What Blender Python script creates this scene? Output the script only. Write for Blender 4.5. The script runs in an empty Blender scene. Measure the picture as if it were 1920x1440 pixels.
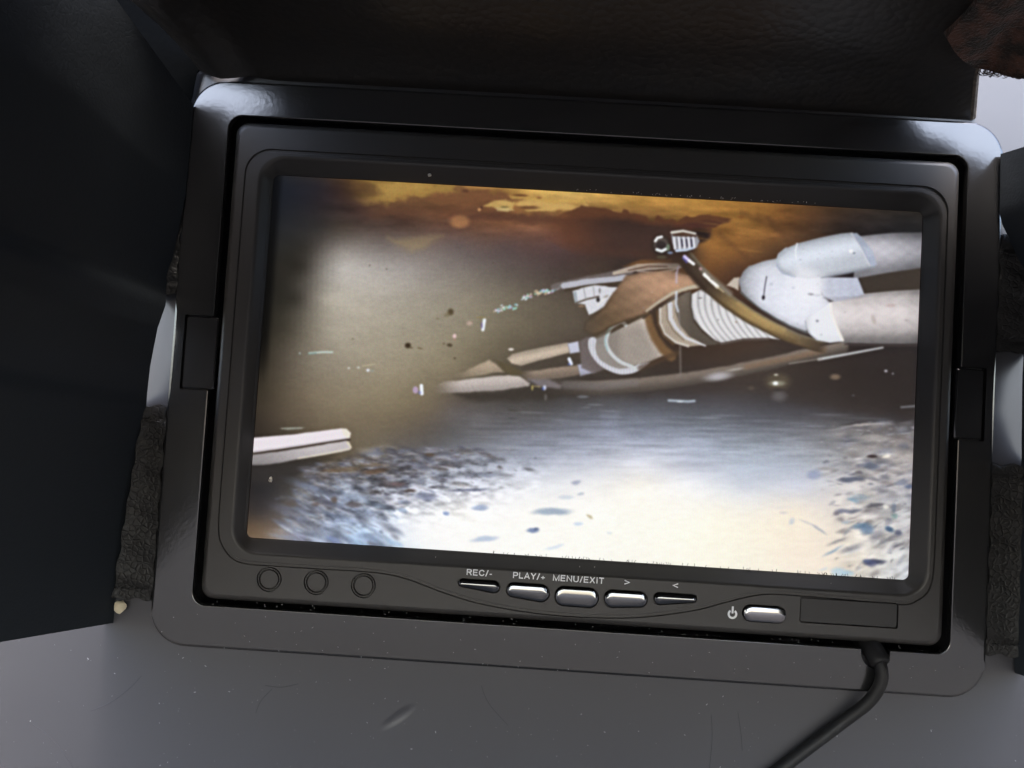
import bpy, bmesh, math, random
import numpy as np
from mathutils import Vector, Matrix
random.seed(3)
EXPOSURE = 3.3
sc = bpy.context.scene
C = sc.collection
# All lengths below are millimetres in the monitor's own frame: x to its right, y up its face, z out of its face
# (origin in the middle of the screen glass). The lid stands upright: y is world up.
H0 = 200.0
def M(p): return Vector((p[0]*.001, -p[2]*.001, (p[1]+H0)*.001))
def D(v): return Vector((v[0], -v[2], v[1]))
# ---------------------------------------------------------------- camera
cd = bpy.data.cameras.new('camera'); cam = bpy.data.objects.new('camera', cd); C.objects.link(cam)
cd.sensor_width = 36; cd.lens = 1442/1920*36; cd.clip_start = .005; cd.clip_end = 500
right = D((.99801468, .06155828, -.01331423)); down = D((.06094914, -.99725133, -.0421306)); fwd = D((-.01587112, .04123547, -.9990234))
mw = Matrix.Identity(4)
for i in range(3):
    mw[i][0] = right[i]; mw[i][1] = -down[i]; mw[i][2] = -fwd[i]
mw.translation = M((-14.30108718, -10.8222482, 180.82286136))
cam.matrix_world = mw
cd.dof.use_dof = False
sc.camera = cam
# ---------------------------------------------------------------- sky, sun, exposure
SUN_EL, SUN_AZ = 57, 180          # hazy sun high behind the viewer, kept off the screen by the hood (azimuth from +Y towards +X)
w = bpy.data.worlds.new('World'); sc.world = w; w.use_nodes = True
nt = w.node_tree; bg = nt.nodes['Background']
sky = nt.nodes.new('ShaderNodeTexSky'); sky.sky_type = 'NISHITA'; sky.sun_disc = False
sky.sun_elevation = math.radians(SUN_EL); sky.sun_rotation = math.radians(SUN_AZ); sky.dust_density = 3.0; sky.air_density = 1.0; sky.ozone_density = .6
nt.links.new(sky.outputs[0], bg.inputs[0]); bg.inputs[1].default_value = .15
sd = bpy.data.lights.new('sun', 'SUN'); sun = bpy.data.objects.new('sun', sd); C.objects.link(sun)
sd.energy = .5; sd.angle = math.radians(20); sd.color = (1, .95, .87)
e, a = math.radians(SUN_EL), math.radians(SUN_AZ)
sun.rotation_euler = Vector((math.sin(a)*math.cos(e), math.cos(a)*math.cos(e), math.sin(e))).to_track_quat('Z', 'Y').to_euler()
sun.location = (.3, 1, 1)
sc.view_settings.view_transform = 'Standard'; sc.view_settings.look = 'None'
sc.view_settings.exposure = EXPOSURE; sc.view_settings.gamma = 1; sc.view_settings.use_curve_mapping = False
try: sc.cycles.use_denoising = True
except Exception: pass
SCREEN_GAIN = 1.0
# ---- picture on the screen, painted in numpy (picture coordinates run 463..1730 across, 328..1088 down) ----
SC = np.array([[513,328],[1729.5,398],[1703,1088],[463.5,1007]], float)   # corners TL TR BR BL of the picture frame
BASE = """520 340 28 32 40;600 343 42 37 40;640 350 66 46 38;690 345 150 108 52;760 352 190 140 66;840 352 205 152 76;900 362 184 124 68;960 365 205 148 72;1000 370 228 176 88;
1060 372 240 190 100;1100 378 232 178 92;1150 383 215 160 78;1200 384 212 152 70;1300 388 208 148 66;1400 395 188 128 56;1460 402 150 96 46;1520 407 95 63 40;1600 412 58 47 42;1700 418 42 40 40;
560 390 36 36 41;620 395 52 43 42;680 392 70 50 44;760 402 92 62 48;840 402 128 80 54;900 397 140 90 58;950 392 165 108 62;1000 400 168 112 64;1060 402 160 106 58;1100 405 130 80 46;
540 430 40 40 42;600 425 52 48 46;640 425 68 58 50;700 420 78 60 52;760 425 88 66 56;900 425 120 80 58;950 428 122 80 58;1050 424 126 80 56;1120 420 110 68 46;1200 425 76 50 42;1350 428 164 108 50;1400 430 168 114 54;1450 440 140 92 48;1500 440 95 66 44;1550 440 62 48 40;
530 465 42 41 38;575 465 52 48 42;606 468 96 88 74;640 472 142 132 110;720 462 116 104 88;780 458 116 100 80;860 460 100 84 72;950 460 90 70 60;1050 460 88 62 52;1150 455 64 48 44;1210 470 58 46 42;1330 460 162 108 52;1380 470 142 92 46;1450 465 96 66 42;
520 500 42 39 34;568 500 50 46 39;592 500 100 93 77;640 502 180 172 148;700 505 170 161 137;760 505 154 144 122;860 505 126 114 94;950 512 98 86 70;1050 512 76 62 52;1120 495 72 56 48;1340 500 118 76 42;1380 505 90 60 42;
510 560 40 38 32;556 560 54 50 41;584 560 112 103 82;615 560 172 162 130;680 560 174 163 132;780 560 157 146 114;880 562 138 126 94;960 560 114 103 76;1040 575 96 84 62;1080 605 92 80 60;
505 620 46 42 33;545 620 74 67 51;580 620 120 110 83;620 620 160 149 115;700 622 162 150 114;800 620 150 138 101;900 625 128 116 82;1000 620 102 90 64;1060 630 88 76 58;
495 680 52 46 34;530 680 82 72 54;580 680 124 112 83;640 682 146 133 98;750 685 148 134 95;850 690 128 114 77;900 660 118 105 72;930 655 108 96 66;1000 645 94 82 60;
490 740 58 50 36;530 740 86 74 52;580 740 116 101 70;650 742 134 119 82;740 750 130 115 76;810 765 108 94 66;
488 790 56 47 36;540 790 84 71 50;600 790 108 93 63;680 790 118 102 69;740 790 112 97 66;800 790 98 86 66;850 775 96 88 78;
680 830 108 95 66;740 832 98 89 72;800 832 92 88 86;
1250 700 62 52 46;1180 720 70 62 56;1400 690 72 57 48;1450 670 70 56 48;1550 690 48 40 38;1650 690 40 36 38;1710 700 40 37 39;1700 760 42 39 41;1600 745 48 43 43;1500 738 52 46 46;1420 748 64 60 62;1300 748 72 68 72;1200 750 72 70 74;1100 750 74 71 72;1020 752 66 62 60;930 752 74 68 60;870 748 84 74 60;
900 775 92 87 80;1000 778 90 88 90;1100 778 102 104 114;1200 778 104 108 120;1300 782 98 102 112;1400 788 93 95 106;1500 793 93 93 101;1600 788 80 77 80;1690 785 56 53 56;
850 805 92 90 90;900 822 108 108 114;1000 822 122 126 140;1100 822 140 146 164;1200 822 147 154 174;1300 826 150 158 176;1400 832 151 159 173;1500 832 150 154 165;1600 818 132 128 130;1690 822 118 112 112;
560 885 52 48 44;600 865 66 58 48;640 870 92 82 70;700 862 108 98 84;800 862 118 121 133;900 862 142 148 164;1000 862 166 172 190;1100 862 192 197 214;1200 862 208 211 224;1300 872 192 197 214;1400 872 180 190 207;1500 872 180 187 202;1600 870 180 178 180;1690 880 178 171 170;
490 890 40 37 37;500 920 42 40 42;555 918 78 74 70;600 905 104 102 104;650 912 134 138 148;720 912 166 172 188;800 912 192 198 215;900 912 218 221 234;1000 912 234 236 242;1100 912 244 243 243;1200 907 250 245 236;1300 912 238 238 240;1400 912 212 217 230;1500 912 207 210 224;1600 912 206 201 199;1690 920 186 183 189;
485 960 58 52 50;525 960 88 82 80;575 960 136 135 142;640 960 168 175 192;700 960 205 212 228;760 960 230 233 242;860 960 250 248 246;1000 960 253 250 244;1200 960 254 250 238;1350 960 252 246 230;1480 955 246 234 215;1580 960 226 217 208;1680 960 192 192 194;
474 995 108 86 64;510 1000 122 103 86;550 1002 140 130 130;600 1010 140 152 178;650 1012 160 188 224;700 1016 162 198 238;745 1012 225 234 246;800 1010 250 250 250;900 1020 255 252 247;1050 1010 254 251 242;1200 1045 253 249 237;1400 1040 250 243 224;1500 1050 249 234 215;1600 1060 241 229 212;1690 1075 210 214 218"""
def paint(TW=1240, TH=692):
    rng = np.random.default_rng(7)
    # projective map texel -> picture coordinates
    src = np.array([[0,0],[1,0],[1,1],[0,1]], float)
    A = []
    for (u,v),(x,y) in zip(src, SC):
        A.append([u,v,1,0,0,0,-x*u,-x*v,x]); A.append([0,0,0,u,v,1,-y*u,-y*v,y])
    A = np.array(A); h = np.append(np.linalg.solve(A[:,:8], A[:,8]), 1).reshape(3,3)
    v,u = np.mgrid[0:TH,0:TW]; u = (u+.5)/TW; v = (v+.5)/TH
    w = h[2,0]*u+h[2,1]*v+1
    X = (h[0,0]*u+h[0,1]*v+h[0,2])/w; Y = (h[1,0]*u+h[1,1]*v+h[1,2])/w
    S = np.array([[float(t) for t in r.split()] for r in BASE.replace('\n','').split(';')])
    mk = (S[:,1]>440)&(S[:,1]<845)&(S[:,0]<1110)&(S[:,2]>S[:,4]+8)          # murky water: a greyer, lighter tan
    k0 = np.clip((S[:,2]-45)/110,0,1)*mk; S[:,2] += 5*k0; S[:,3] += 7*k0; S[:,4] += 24*k0
    # smooth base colour
    gx, gy = np.linspace(450,1745,130), np.linspace(318,1098,98)
    GX, GY = np.meshgrid(gx, gy)
    ker = lambda ax,ay,bx,by: np.sqrt(((ax-bx)*.7)**2+(ay-by)**2+36.)
    K = ker(S[:,None,0],S[:,None,1],S[None,:,0],S[None,:,1]); m0 = S[:,2:].mean(0)
    cf = np.linalg.solve(K-1.2*np.eye(len(S)), S[:,2:]-m0)      # linear radial basis, lightly smoothed
    G = np.clip(ker(GX[...,None],GY[...,None],S[:,0],S[:,1])@cf+m0,18,255)
    def up(G):
        fx = np.clip((X-gx[0])/(gx[1]-gx[0]),0,len(gx)-1.001); fy = np.clip((Y-gy[0])/(gy[1]-gy[0]),0,len(gy)-1.001)
        ix, iy = fx.astype(int), fy.astype(int); ax, ay = (fx-ix)[...,None], (fy-iy)[...,None]
        ax, ay = ax*ax*(3-2*ax), ay*ay*(3-2*ay)
        return (G[iy,ix]*(1-ax)+G[iy,ix+1]*ax)*(1-ay)+(G[iy+1,ix]*(1-ax)+G[iy+1,ix+1]*ax)*ay
    I = up(G)/255.
    def vnoise(px, py, seed):                     # value noise at positions px,py
        r = np.random.default_rng(seed).random((256,256))
        ix, iy = np.floor(px).astype(int), np.floor(py).astype(int); fx, fy = px-ix, py-iy
        fx, fy = fx*fx*(3-2*fx), fy*fy*(3-2*fy)
        g = lambda a,b: r[(iy+b)%256,(ix+a)%256]
        return (g(0,0)*(1-fx)+g(1,0)*fx)*(1-fy)+(g(0,1)*(1-fx)+g(1,1)*fx)*fy
    def fbm(sx, sy, seed, ang=0., oct=4, wx=None, wy=None):
        xx, yy = (X if wx is None else wx), (Y if wy is None else wy)
        c, s = np.cos(ang), np.sin(ang); px, py = (xx*c+yy*s)/sx, (-xx*s+yy*c)/sy
        o = np.zeros_like(X); a = .5
        for k in range(oct):
            o += a*vnoise(px*2**k+17*k, py*2**k+9*k, seed+k); a *= .5
        return o/(1-.5**oct)
    sst = lambda a,b,x: (lambda t: t*t*(3-2*t))(np.clip((x-a)/(b-a),0,1))
    def mix(c, m):
        m = np.clip(m,0,1)[...,None]
        c = np.asarray(c,float)
        I[...] = I*(1-m) + (c/255. if c.ndim==1 else c)*m
    def win(x0,y0,x1,y1):
        b = (X>x0)&(X<x1)&(Y>y0)&(Y<y1)
        r = np.where(b.any(1))[0]; c = np.where(b.any(0))[0]
        if len(r)==0 or len(c)==0: return None
        return slice(r[0],r[-1]+1), slice(c[0],c[-1]+1)
    def mixw(sl, c, m):
        m = np.clip(m,0,1)[...,None]; c = np.asarray(c,float)
        I[sl] = I[sl]*(1-m) + (c/255. if c.ndim==1 else c)*m
    wob = fbm(22,14,50); wob2 = fbm(22,14,60)     # small outline wobble
    def segd(px,py,ax,ay,bx,by):
        dx,dy = bx-ax,by-ay; L = dx*dx+dy*dy+1e-9
        t = np.clip(((px-ax)*dx+(py-ay)*dy)/L,0,1)
        return np.hypot(px-ax-t*dx, py-ay-t*dy), t
    def poly_sd(pts, sl, jit=0.):
        px, py = X[sl]+jit*(wob[sl]-.5), Y[sl]+jit*(wob2[sl]-.5)
        d = np.full(px.shape,1e9); ins = np.zeros(px.shape,bool); n=len(pts)
        for i in range(n):
            (ax,ay),(bx,by) = pts[i],pts[(i+1)%n]
            d = np.minimum(d, segd(px,py,ax,ay,bx,by)[0])
            c = ((ay>py)!=(by>py))
            ins ^= c & (px < (bx-ax)*(py-ay)/((by-ay) if by!=ay else 1e-9)+ax)
        return np.where(ins,-d,d)
    def smooth(pts, n=4):                         # Catmull-Rom, closed
        P = np.array(pts,float); m=len(P); out=[]
        for i in range(m):
            a,b,c,d = P[i-1],P[i],P[(i+1)%m],P[(i+2)%m]
            for k in range(n):
                t=k/n; out.append(tuple(.5*((2*b)+(c-a)*t+(2*a-5*b+4*c-d)*t*t+(3*b-a-3*c+d)*t**3)))
        return out
    def poly(pts, col, soft=1.6, op=1., jit=0., sm=False, shade=None, mul=False):
        if sm: pts = smooth(pts)
        P = np.array(pts); m = soft*3+jit+4
        sl = win(P[:,0].min()-m,P[:,1].min()-m,P[:,0].max()+m,P[:,1].max()+m)
        if sl is None: return
        sd = poly_sd(pts,sl,jit); a = (op(X[sl],Y[sl]) if callable(op) else op)*sst(soft,-soft,sd)
        c = np.asarray(col,float)/255.
        if shade is not None:
            c = np.clip(c[None,None]*shade(X[sl],Y[sl],sd)[...,None],0,1) if not mul else shade(X[sl],Y[sl],sd)
            m_ = np.clip(a,0,1)[...,None]; I[sl] = I[sl]*(1-m_)+c*m_
        else: mixw(sl,col,a)
    def line(pts, r, col, op=1., soft=1.2, r2=None, jit=0., shade=None):
        P = np.array(pts,float); rm = max(r, r2 or 0)+soft*2+jit+3
        sl = win(P[:,0].min()-rm,P[:,1].min()-rm,P[:,0].max()+rm,P[:,1].max()+rm)
        if sl is None: return
        px,py = X[sl]+jit*(wob[sl]-.5),Y[sl]+jit*(wob2[sl]-.5)
        L = np.r_[0,np.cumsum(np.hypot(*np.diff(P,axis=0).T))]; L/=L[-1]
        best=np.full(px.shape,1e9); tt=np.zeros(px.shape); side=np.zeros(px.shape)
        for i in range(len(P)-1):
            d,t=segd(px,py,*P[i],*P[i+1]); k=d<best
            cr=(P[i+1][0]-P[i][0])*(py-P[i][1])-(P[i+1][1]-P[i][1])*(px-P[i][0])
            best=np.where(k,d,best); tt=np.where(k,L[i]+t*(L[i+1]-L[i]),tt); side=np.where(k,np.sign(cr)*d,side)
        rr = r if r2 is None else r+(r2-r)*tt
        a = (op(tt) if callable(op) else op)*sst(soft,-soft,best-rr)
        c = np.asarray(col,float)/255.
        if shade is not None:
            c = np.clip(shade(tt,side/np.maximum(rr,.1),c),0,1)
            m_=np.clip(a,0,1)[...,None]; I[sl]=I[sl]*(1-m_)+c*m_
        else: mixw(sl,col,a)
    def blob(x,y,rx,ry,col,op=1.,ang=0.,soft=.5,jit=0.):
        R_=max(rx,ry)*1.6+4+jit; sl=win(x-R_,y-R_,x+R_,y+R_)
        if sl is None: return
        c,s=np.cos(ang),np.sin(ang); px,py=X[sl]+jit*(wob[sl]-.5)-x,Y[sl]+jit*(wob2[sl]-.5)-y
        d=np.hypot((px*c+py*s)/rx,(-px*s+py*c)/ry)
        mixw(sl,col,op*sst(1+soft,1-soft,d))
    # ---------- ceiling: torn ochre and red-brown patches ----------
    n1=fbm(120,26,1,.06); n2=fbm(60,16,5,.06); n3=fbm(30,9,11,.05)
    top=sst(470,400,Y-.045*(X-900))*sst(560,690,X)
    I*= (1+ (top*((n2-.5)*.55+(n3-.5)*.25))[...,None])
    poly([(655,334),(700,336),(860,347),(842,356),(800,366),(745,371),(720,380),(690,382),(640,376),(655,350)],(205,158,74),6,lambda x,y:.75*sst(645,735,x),26)
    poly([(690,336),(790,342),(800,352),(740,366),(690,372)],(216,170,84),7,lambda x,y:.6*sst(670,740,x),16)
    poly([(640,340),(700,345),(716,362),(700,366),(650,362)],(92,60,42),6,lambda x,y:.5*sst(640,690,x),14)
    poly([(640,384),(720,382),(800,366),(870,352),(930,360),(960,368),(1010,372),(1000,380),(905,378),(900,392),(960,398),(1060,402),(1050,425),(860,404),(760,404),(700,412),(640,408)],(112,72,52),7,lambda x,y:.55*sst(640,740,x),22)
    poly([(820,356),(900,358),(960,366),(955,378),(905,376),(880,386),(830,384),(800,374)],(150,96,60),6,.7,18)
    poly([(905,384),(925,377),(950,375),(962,380),(960,392),(940,395),(922,390)],(236,190,104),3,.95,9)
    poly([(962,382),(985,374),(1005,372),(1040,378),(1080,386),(1098,383),(1100,389),(1060,394),(1020,396),(985,392),(990,387),(1008,385),(970,386)],(246,196,106),3,.9,10)
    poly([(925,390),(955,391),(964,393),(950,397),(930,396)],(238,205,130),2,.9,6)
    poly([(955,367),(1000,370),(1040,374),(1095,376),(1095,382),(1040,379),(990,374),(960,372)],(244,192,92),3,.8,8)
    blob(975,366,14,2.2,(120,72,42),.8,.05); blob(872,358,6,3,(110,68,48),.8); blob(1010,371,5,2,(170,110,60),.8)
    blob(990,388,20,3,(120,74,48),.75,.03,jit=5); blob(945,388,8,2,(110,100,60),.6)
    blob(898,393,3,3,(230,165,105),1); blob(902,389,2,2.4,(100,60,48),.9)
    poly([(840,404),(900,400),(1000,404),(1100,409),(1095,425),(960,415),(850,412)],(96,60,48),5,.5,10)
    blob(861,415,18,12,(172,116,74),.95,soft=.4); blob(838,414,10,3,(120,84,64),.5)
    poly([(725,447),(760,446),(800,444),(830,443),(810,452),(795,465),(770,472),(745,462)],(150,128,92),9,.55,12)
    # dark torn patch with ragged upper edge
    rag=[(1040,404),(1070,394),(1080,389),(1088,385),(1104,388),(1120,390),(1134,390),(1150,396),(1164,399),(1168,391),(1175,392),(1180,400),(1195,401),(1214,403),(1217,414),(1228,416),(1232,404),(1238,407),(1245,413),(1258,411),(1268,415),(1285,406),(1309,403),(1330,404),(1351,405),(1372,411),(1363,418),(1345,424),(1334,430),(1328,446),(1310,455),(1285,480),(1240,492),(1150,497),(1080,480),(1010,440),(990,415)]
    poly(rag,(108,64,44),2.4,lambda x,y:.9*sst(1000,1085,x)*sst(492,455,y+.1*(1150-x)),7)
    poly([(1070,408),(1120,407),(1180,412),(1225,420),(1260,424),(1310,428),(1332,434),(1328,446),(1310,456),(1290,480),(1240,492),(1150,497),(1080,480),(1030,440),(1030,418)],(66,48,43),9,lambda x,y:.9*sst(1030,1170,x)*sst(494,462,y+.05*(1200-x)),10)
    poly([(1260,423),(1285,418),(1320,414),(1368,416),(1340,425),(1300,428)],(82,48,44),4,.7,6)
    blob(1389,407,6,3,(150,92,44),.8); blob(1310,442,18,13,(44,34,32),.9,soft=.4)
    for k in range(9):
        x=1290+k*16; blob(x,440+rng.normal()*22,24,2.2,(176,122,60) if k%2 else (128,82,42),.35,.12,soft=.7)
    for (ax,ay,bx,by) in [(1390,398,1540,470),(1420,404,1560,450),(1350,440,1440,520),(1440,410,1500,480)]:
        line([(ax,ay),(bx,by)],5,(92,60,40),.3,5)
    poly([(1170,500),(1200,488),(1260,486),(1262,494),(1200,503)],(150,98,52),4,.6,6)
    # ---------- left wall glow, specks and glints ----------
    I*=(1+((fbm(14,5,21)-.5)*.05)[...,None])
    for (x,y,rx,ry,c,o) in [(765,648,5.5,5,(56,42,28),.95),(771,652,4,1.6,(90,74,48),.7),(787,653,5,1.6,(104,88,60),.8),(844,585,5.5,6,(78,64,42),.85),(838,590,6,4,(116,102,70),.5),(820,597,3,2,(118,102,72),.6),
        (843,647,5,3.4,(70,58,38),.8),(832,644,2,2,(96,80,54),.7),(853,671,2.2,1.6,(70,56,38),.8),(692,497,1.6,1,(60,52,42),.8),(725,504,1.4,1.4,(60,52,42),.7),(661,635,1.6,1.4,(110,98,74),.7),(924,493,1.6,1.2,(70,60,50),.6)]:
        blob(x,y,rx,ry,c,o,rng.normal()*.4,jit=3)
    line([(580,662),(604,660),(623,660)],1.9,(190,206,196),.95,1.2); line([(578,663),(592,662)],1.4,(96,130,120),.6); blob(562,662,1.6,2,(160,176,170),.9)
    for x,y in [(654,690),(672,689)]: blob(x,y,2.4,2,(205,205,200),.85)
    blob(690,694,3.2,2.6,(226,226,236),1); blob(697,695,5,2,(150,160,150),.6); line([(680,686),(702,683)],1.1,(196,184,150),.7)
    blob(852,630,3.6,4,(232,196,196),.95); blob(852,637,3,2,(170,130,110),.6)
    blob(880,606,5.5,4,(188,160,146),.85); line([(908,600),(905,618)],3,(232,238,244),1,1.6); blob(903,610,2,6,(110,96,140),.8); blob(901,595,9,1.6,(150,130,80),.7)
    tw=[(206,216,226),(150,214,186),(214,170,214),(236,236,236),(130,196,206),(222,196,160)]
    for k in range(120):
        t=k/120; x=929+131*t+rng.normal()*2.5; y=np.interp(x,[929,945,965,976,995,1015,1035,1058],[583,577,577,561,553,547,545,535])+rng.normal()*(3.2-1.2*t)
        if (.30<t<.38 or .5<t<.56) and rng.random()<.8: continue
        blob(x,y,1+rng.random()*2.6,.9+rng.random()*1.5,tw[rng.integers(6)],.55+.4*rng.random(),-.4)
    blob(779,731,5.2,6.5,(186,160,196),.9,soft=.3); line([(790,723),(791,738)],3.2,(236,240,250),1,1.2); blob(787,736,3,3,(110,120,200),.6)
    # ---------- far pipes sinking into the murk ----------
    tex=lambda amp: (lambda x,y,sd:1+amp*(rng.random(x.shape)-.5))
    poly([(850,738),(930,735),(1000,727),(1060,716),(1110,708),(1100,735),(1050,746),(960,752),(880,752)],(58,51,45),7,.85,8)
    poly([(826,706),(869,697),(917,675),(932,684),(945,696),(905,703),(873,708),(830,712)],(178,158,134),3,lambda x,y:.92*sst(838,912,x),4,shade=lambda x,y,sd:(.92+.14*sst(702,684,y+.2*(x-900)))*(1+.16*(rng.random(x.shape)-.5)))
    poly([(951,672),(961,663),(1011,652),(1064,643),(1068,661),(1011,676),(977,686),(959,681)],(192,174,154),2.2,1,2,shade=lambda x,y,sd:(.84+.22*np.exp(-((y-668+.22*(x-1000))/8)**2))*(1+.16*(rng.random(x.shape)-.5)))
    poly([(1064,644),(1084,640),(1087,660),(1069,663)],(200,202,224),2,.95)
    poly([(960,700),(1010,694),(1082,684),(1088,703),(1020,713),(968,714)],(150,131,114),3,lambda x,y:.95*sst(962,1010,x),4,shade=lambda x,y,sd:(.82+.24*sst(710,690,y+.12*(x-1030)))*(1+.14*(rng.random(x.shape)-.5)))
    poly([(1083,684),(1100,681),(1116,698),(1088,705)],(184,186,212),2.4,.95)
    poly([(990,710),(1030,712),(1052,722),(1050,728),(1010,726)],(124,116,120),4,.9,5)
    poly([(800,728),(830,716),(870,712),(952,703),(974,706),(994,718),(992,724),(940,731),(880,735),(830,737),(803,735)],(190,178,172),2.6,lambda x,y:sst(806,872,x),3,shade=lambda x,y,sd:(.84+.2*sst(734,714,y+.07*(x-900)))*(1+.16*(rng.random(x.shape)-.5)))
    poly([(930,676),(950,682),(985,700),(960,704),(945,697)],(92,80,56),4,.85)
    line([(980,690),(1066,670)],4,(78,68,58),.75,3)
    blob(958,655,5,2.4,(228,220,212),.95); line([(1067,673),(1071,682)],3,(220,228,246),1,1.4); blob(1067,683,3,2,(90,110,200),.6)
    blob(998,727,2,5,(190,170,90),.8); line([(1000,724),(1012,725)],1.2,(170,150,96),.7); blob(1021,727,3,4.5,(206,214,240),.95); blob(1018,729,2,3,(60,80,170),.7); blob(1023,745,3,6,(110,106,104),.6)
    # ---------- long hose low behind the coupling ----------
    def hose_sh(hi,lo): return lambda t,s,c: c*(lo+(hi-lo)*sst(1.05,-.75,s))[...,None]
    poly([(1090,706),(1200,704),(1330,682),(1480,640),(1560,648),(1722,648),(1722,790),(1560,770),(1420,735),(1200,742),(1060,742)],(60,50,45),14,.55,14)
    line([(985,722),(1060,727),(1120,727),(1200,722),(1290,711),(1370,697),(1450,680),(1520,664),(1580,652)],14,(122,109,99),lambda t:.95*sst(.02,.3,t),3,r2=11,jit=3,shade=hose_sh(1.06,.66))
    line([(1060,722),(1130,724),(1190,718)],7,(120,114,114),.5,5)
    blob(1347,706,22,7,(196,192,200),.8,-.13,soft=.8); blob(1378,693,16,2.6,(176,168,160),.7,-.15)
    line([(1400,688),(1500,668),(1545,657)],5,(138,104,76),.5,5)
    line([(1535,674),(1590,664),(1655,652)],2.6,(196,198,200),.95,1.8,r2=1.6); line([(1480,682),(1540,673)],1.6,(150,140,132),.6)
    # ---------- strips, wires and the pale bracket ----------
    line([(1040,538),(1100,526),(1180,508)],7,(116,106,104),.85,3,jit=4); line([(1056,536),(1100,529),(1171,521)],5.5,(186,186,198),.95,1.8,jit=3); line([(1060,544),(1110,536),(1165,530)],2.6,(74,62,50),.9)
    for o in (0,5,9): line([(1150,514-o*.3),(1195,506-o),(1235,503-o*.9),(1276,501-o*.6)],1.9,(190,172,156),.85,1.2)
    line([(1195,508),(1230,512),(1262,506),(1280,498)],1.7,(176,160,146),.8); line([(1178,507),(1215,499),(1250,500)],1.2,(84,58,44),.8)
    poly([(1074,546),(1096,539),(1115,535),(1158,539),(1146,556),(1133,576),(1104,591),(1097,570),(1078,568)],(212,212,220),1.8,1,3,shade=lambda x,y,sd:1+.1*(rng.random(x.shape)-.5))
    poly([(1074,548),(1080,546),(1083,566),(1078,568)],(150,160,168),1.4,.9)
    line([(1080,568),(1100,561),(1122,556)],1.8,(96,84,74),.9); line([(1094,541),(1098,560)],1,(150,148,150),.8); line([(1112,538),(1114,556)],1,(160,156,156),.8)
    blob(1121,562,3.4,4.6,(48,42,40),.95); blob(1124,545,2,5,(110,104,104),.7); blob(1136,556,5,2.4,(160,152,146),.9,-.5); line([(1120,572),(1134,560)],1.8,(228,224,220),.8); blob(1090,574,6,2.4,(150,120,96),.7)
    # ---------- coupling and stepped rings ----------
    poly([(1086,640),(1100,632),(1120,632),(1130,650),(1140,690),(1112,700),(1090,690)],(112,101,100),3,.95)
    poly([(1112,634),(1140,618),(1150,640),(1160,668),(1190,690),(1160,696),(1130,684),(1114,660)],(146,138,132),2.5,1)
    poly(smooth([(1105,634),(1102.5,647),(1107,663),(1119,680),(1136,692.5),(1157,701),(1173,702),(1194,697),(1219,679),(1194,684),(1186,688),(1161,691.5),(1140,684),(1123,672),(1116,653),(1118,634)],3),(206,206,216),1.5,1,shade=lambda x,y,sd:.97+.06*np.sin(x*1.1))
    body=[(1173,611),(1207,592),(1217,597),(1219,615),(1227,638),(1240,659),(1247,666),(1219,678),(1186,686),(1157,669),(1142,647),(1144,626)]
    poly(body,(160,149,139),2,1,shade=lambda x,y,sd:(1.0+.018*np.sin((x*.9+y*.45)*1.0)+.10*sst(625,600,y)-.12*sst(1175,1150,x)+.14*np.exp(-((x-1225-.5*(y-640))/9)**2)))
    line(smooth([(1173,609.5),(1152,610),(1141,622),(1136,640),(1142,658),(1158,675),(1176,684),(1198,686)],4)[:29],3.4,(200,203,206),1,1.3); line([(1150,609),(1139,620),(1134,640),(1139,658)],1,(120,170,170),.7)
    line([(1214,592),(1219,612),(1228,634),(1243,655),(1258,668)],7,(122,90,58),.95,4,r2=9); line([(1200,690),(1240,674),(1270,662)],5,(82,62,46),.7,4)
    poly([(1236,580),(1250,566),(1268,552),(1275,590),(1290,625),(1320,647),(1290,650),(1267,643),(1246,626),(1237,605)],(172,156,138),2,1,shade=lambda x,y,sd:1+.07*np.sin(x*1.3+y*.3))
    line([(1237,578),(1237,605),(1246,626),(1267,642),(1290,649)],2.2,(206,198,188),.95,1.5); line([(1232,584),(1234,608),(1244,630),(1262,645)],2.2,(104,80,56),.8,1.8)
    line([(1256,570),(1257,597),(1267,615),(1286,634),(1322,648)],4.6,(208,207,212),1,1.6,r2=1.8); line([(1250,572),(1251,600),(1262,620),(1282,638)],1,(120,104,86),.8)
    poly([(1268,553),(1295,546),(1295,580),(1302,605),(1317,624),(1350,645),(1325,648),(1292,631),(1274,609),(1266,584)],(100,89,78),2,1,shade=lambda x,y,sd:1+.12*sst(600,560,y)-.1*sst(1280,1300,x))
    cone=[(1296,552),(1317,541),(1330,542),(1352,562),(1394,592),(1440,624),(1462,637),(1440,634),(1394,635),(1352,643),(1336,636),(1313,615),(1300,597),(1295,572)]
    def cone_sh(x,y,sd):
        p=(x-1296)-.0068*np.maximum(y-560,0)**2+.05*(y-560)
        rib=.5+.5*np.cos(p*2*np.pi/12.5)
        return 1-.22*rib**3+.03*sst(570,600,y)-.10*sst(626,645,y)+.05*(rng.random(x.shape)-.5)
    poly(cone,(219,217,219),1.6,1,shade=cone_sh)
    line([(1295,552),(1294.5,575),(1300,598),(1314,617),(1338,638)],1.3,(74,66,58),.9,1.2)
    line([(1352,645),(1394,637),(1440,636)],2.2,(96,84,78),.8,2); blob(1312,559,4,1.4,(120,112,110),.8); blob(1380,604,2,2,(160,140,120),.8); blob(1346,600,2,2,(150,150,150),.8)
    poly([(1362,535),(1376,521),(1386,520),(1384,545),(1376,540)],(196,182,168),2,1)
    # brown leaf-like strap over the rings
    strap=[(1173,517),(1213,509),(1264,508),(1315,524),(1324,535),(1279,547),(1235,570),(1206,591),(1151,612),(1115,630),(1093,622),(1096,603),(1133,573)]
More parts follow.
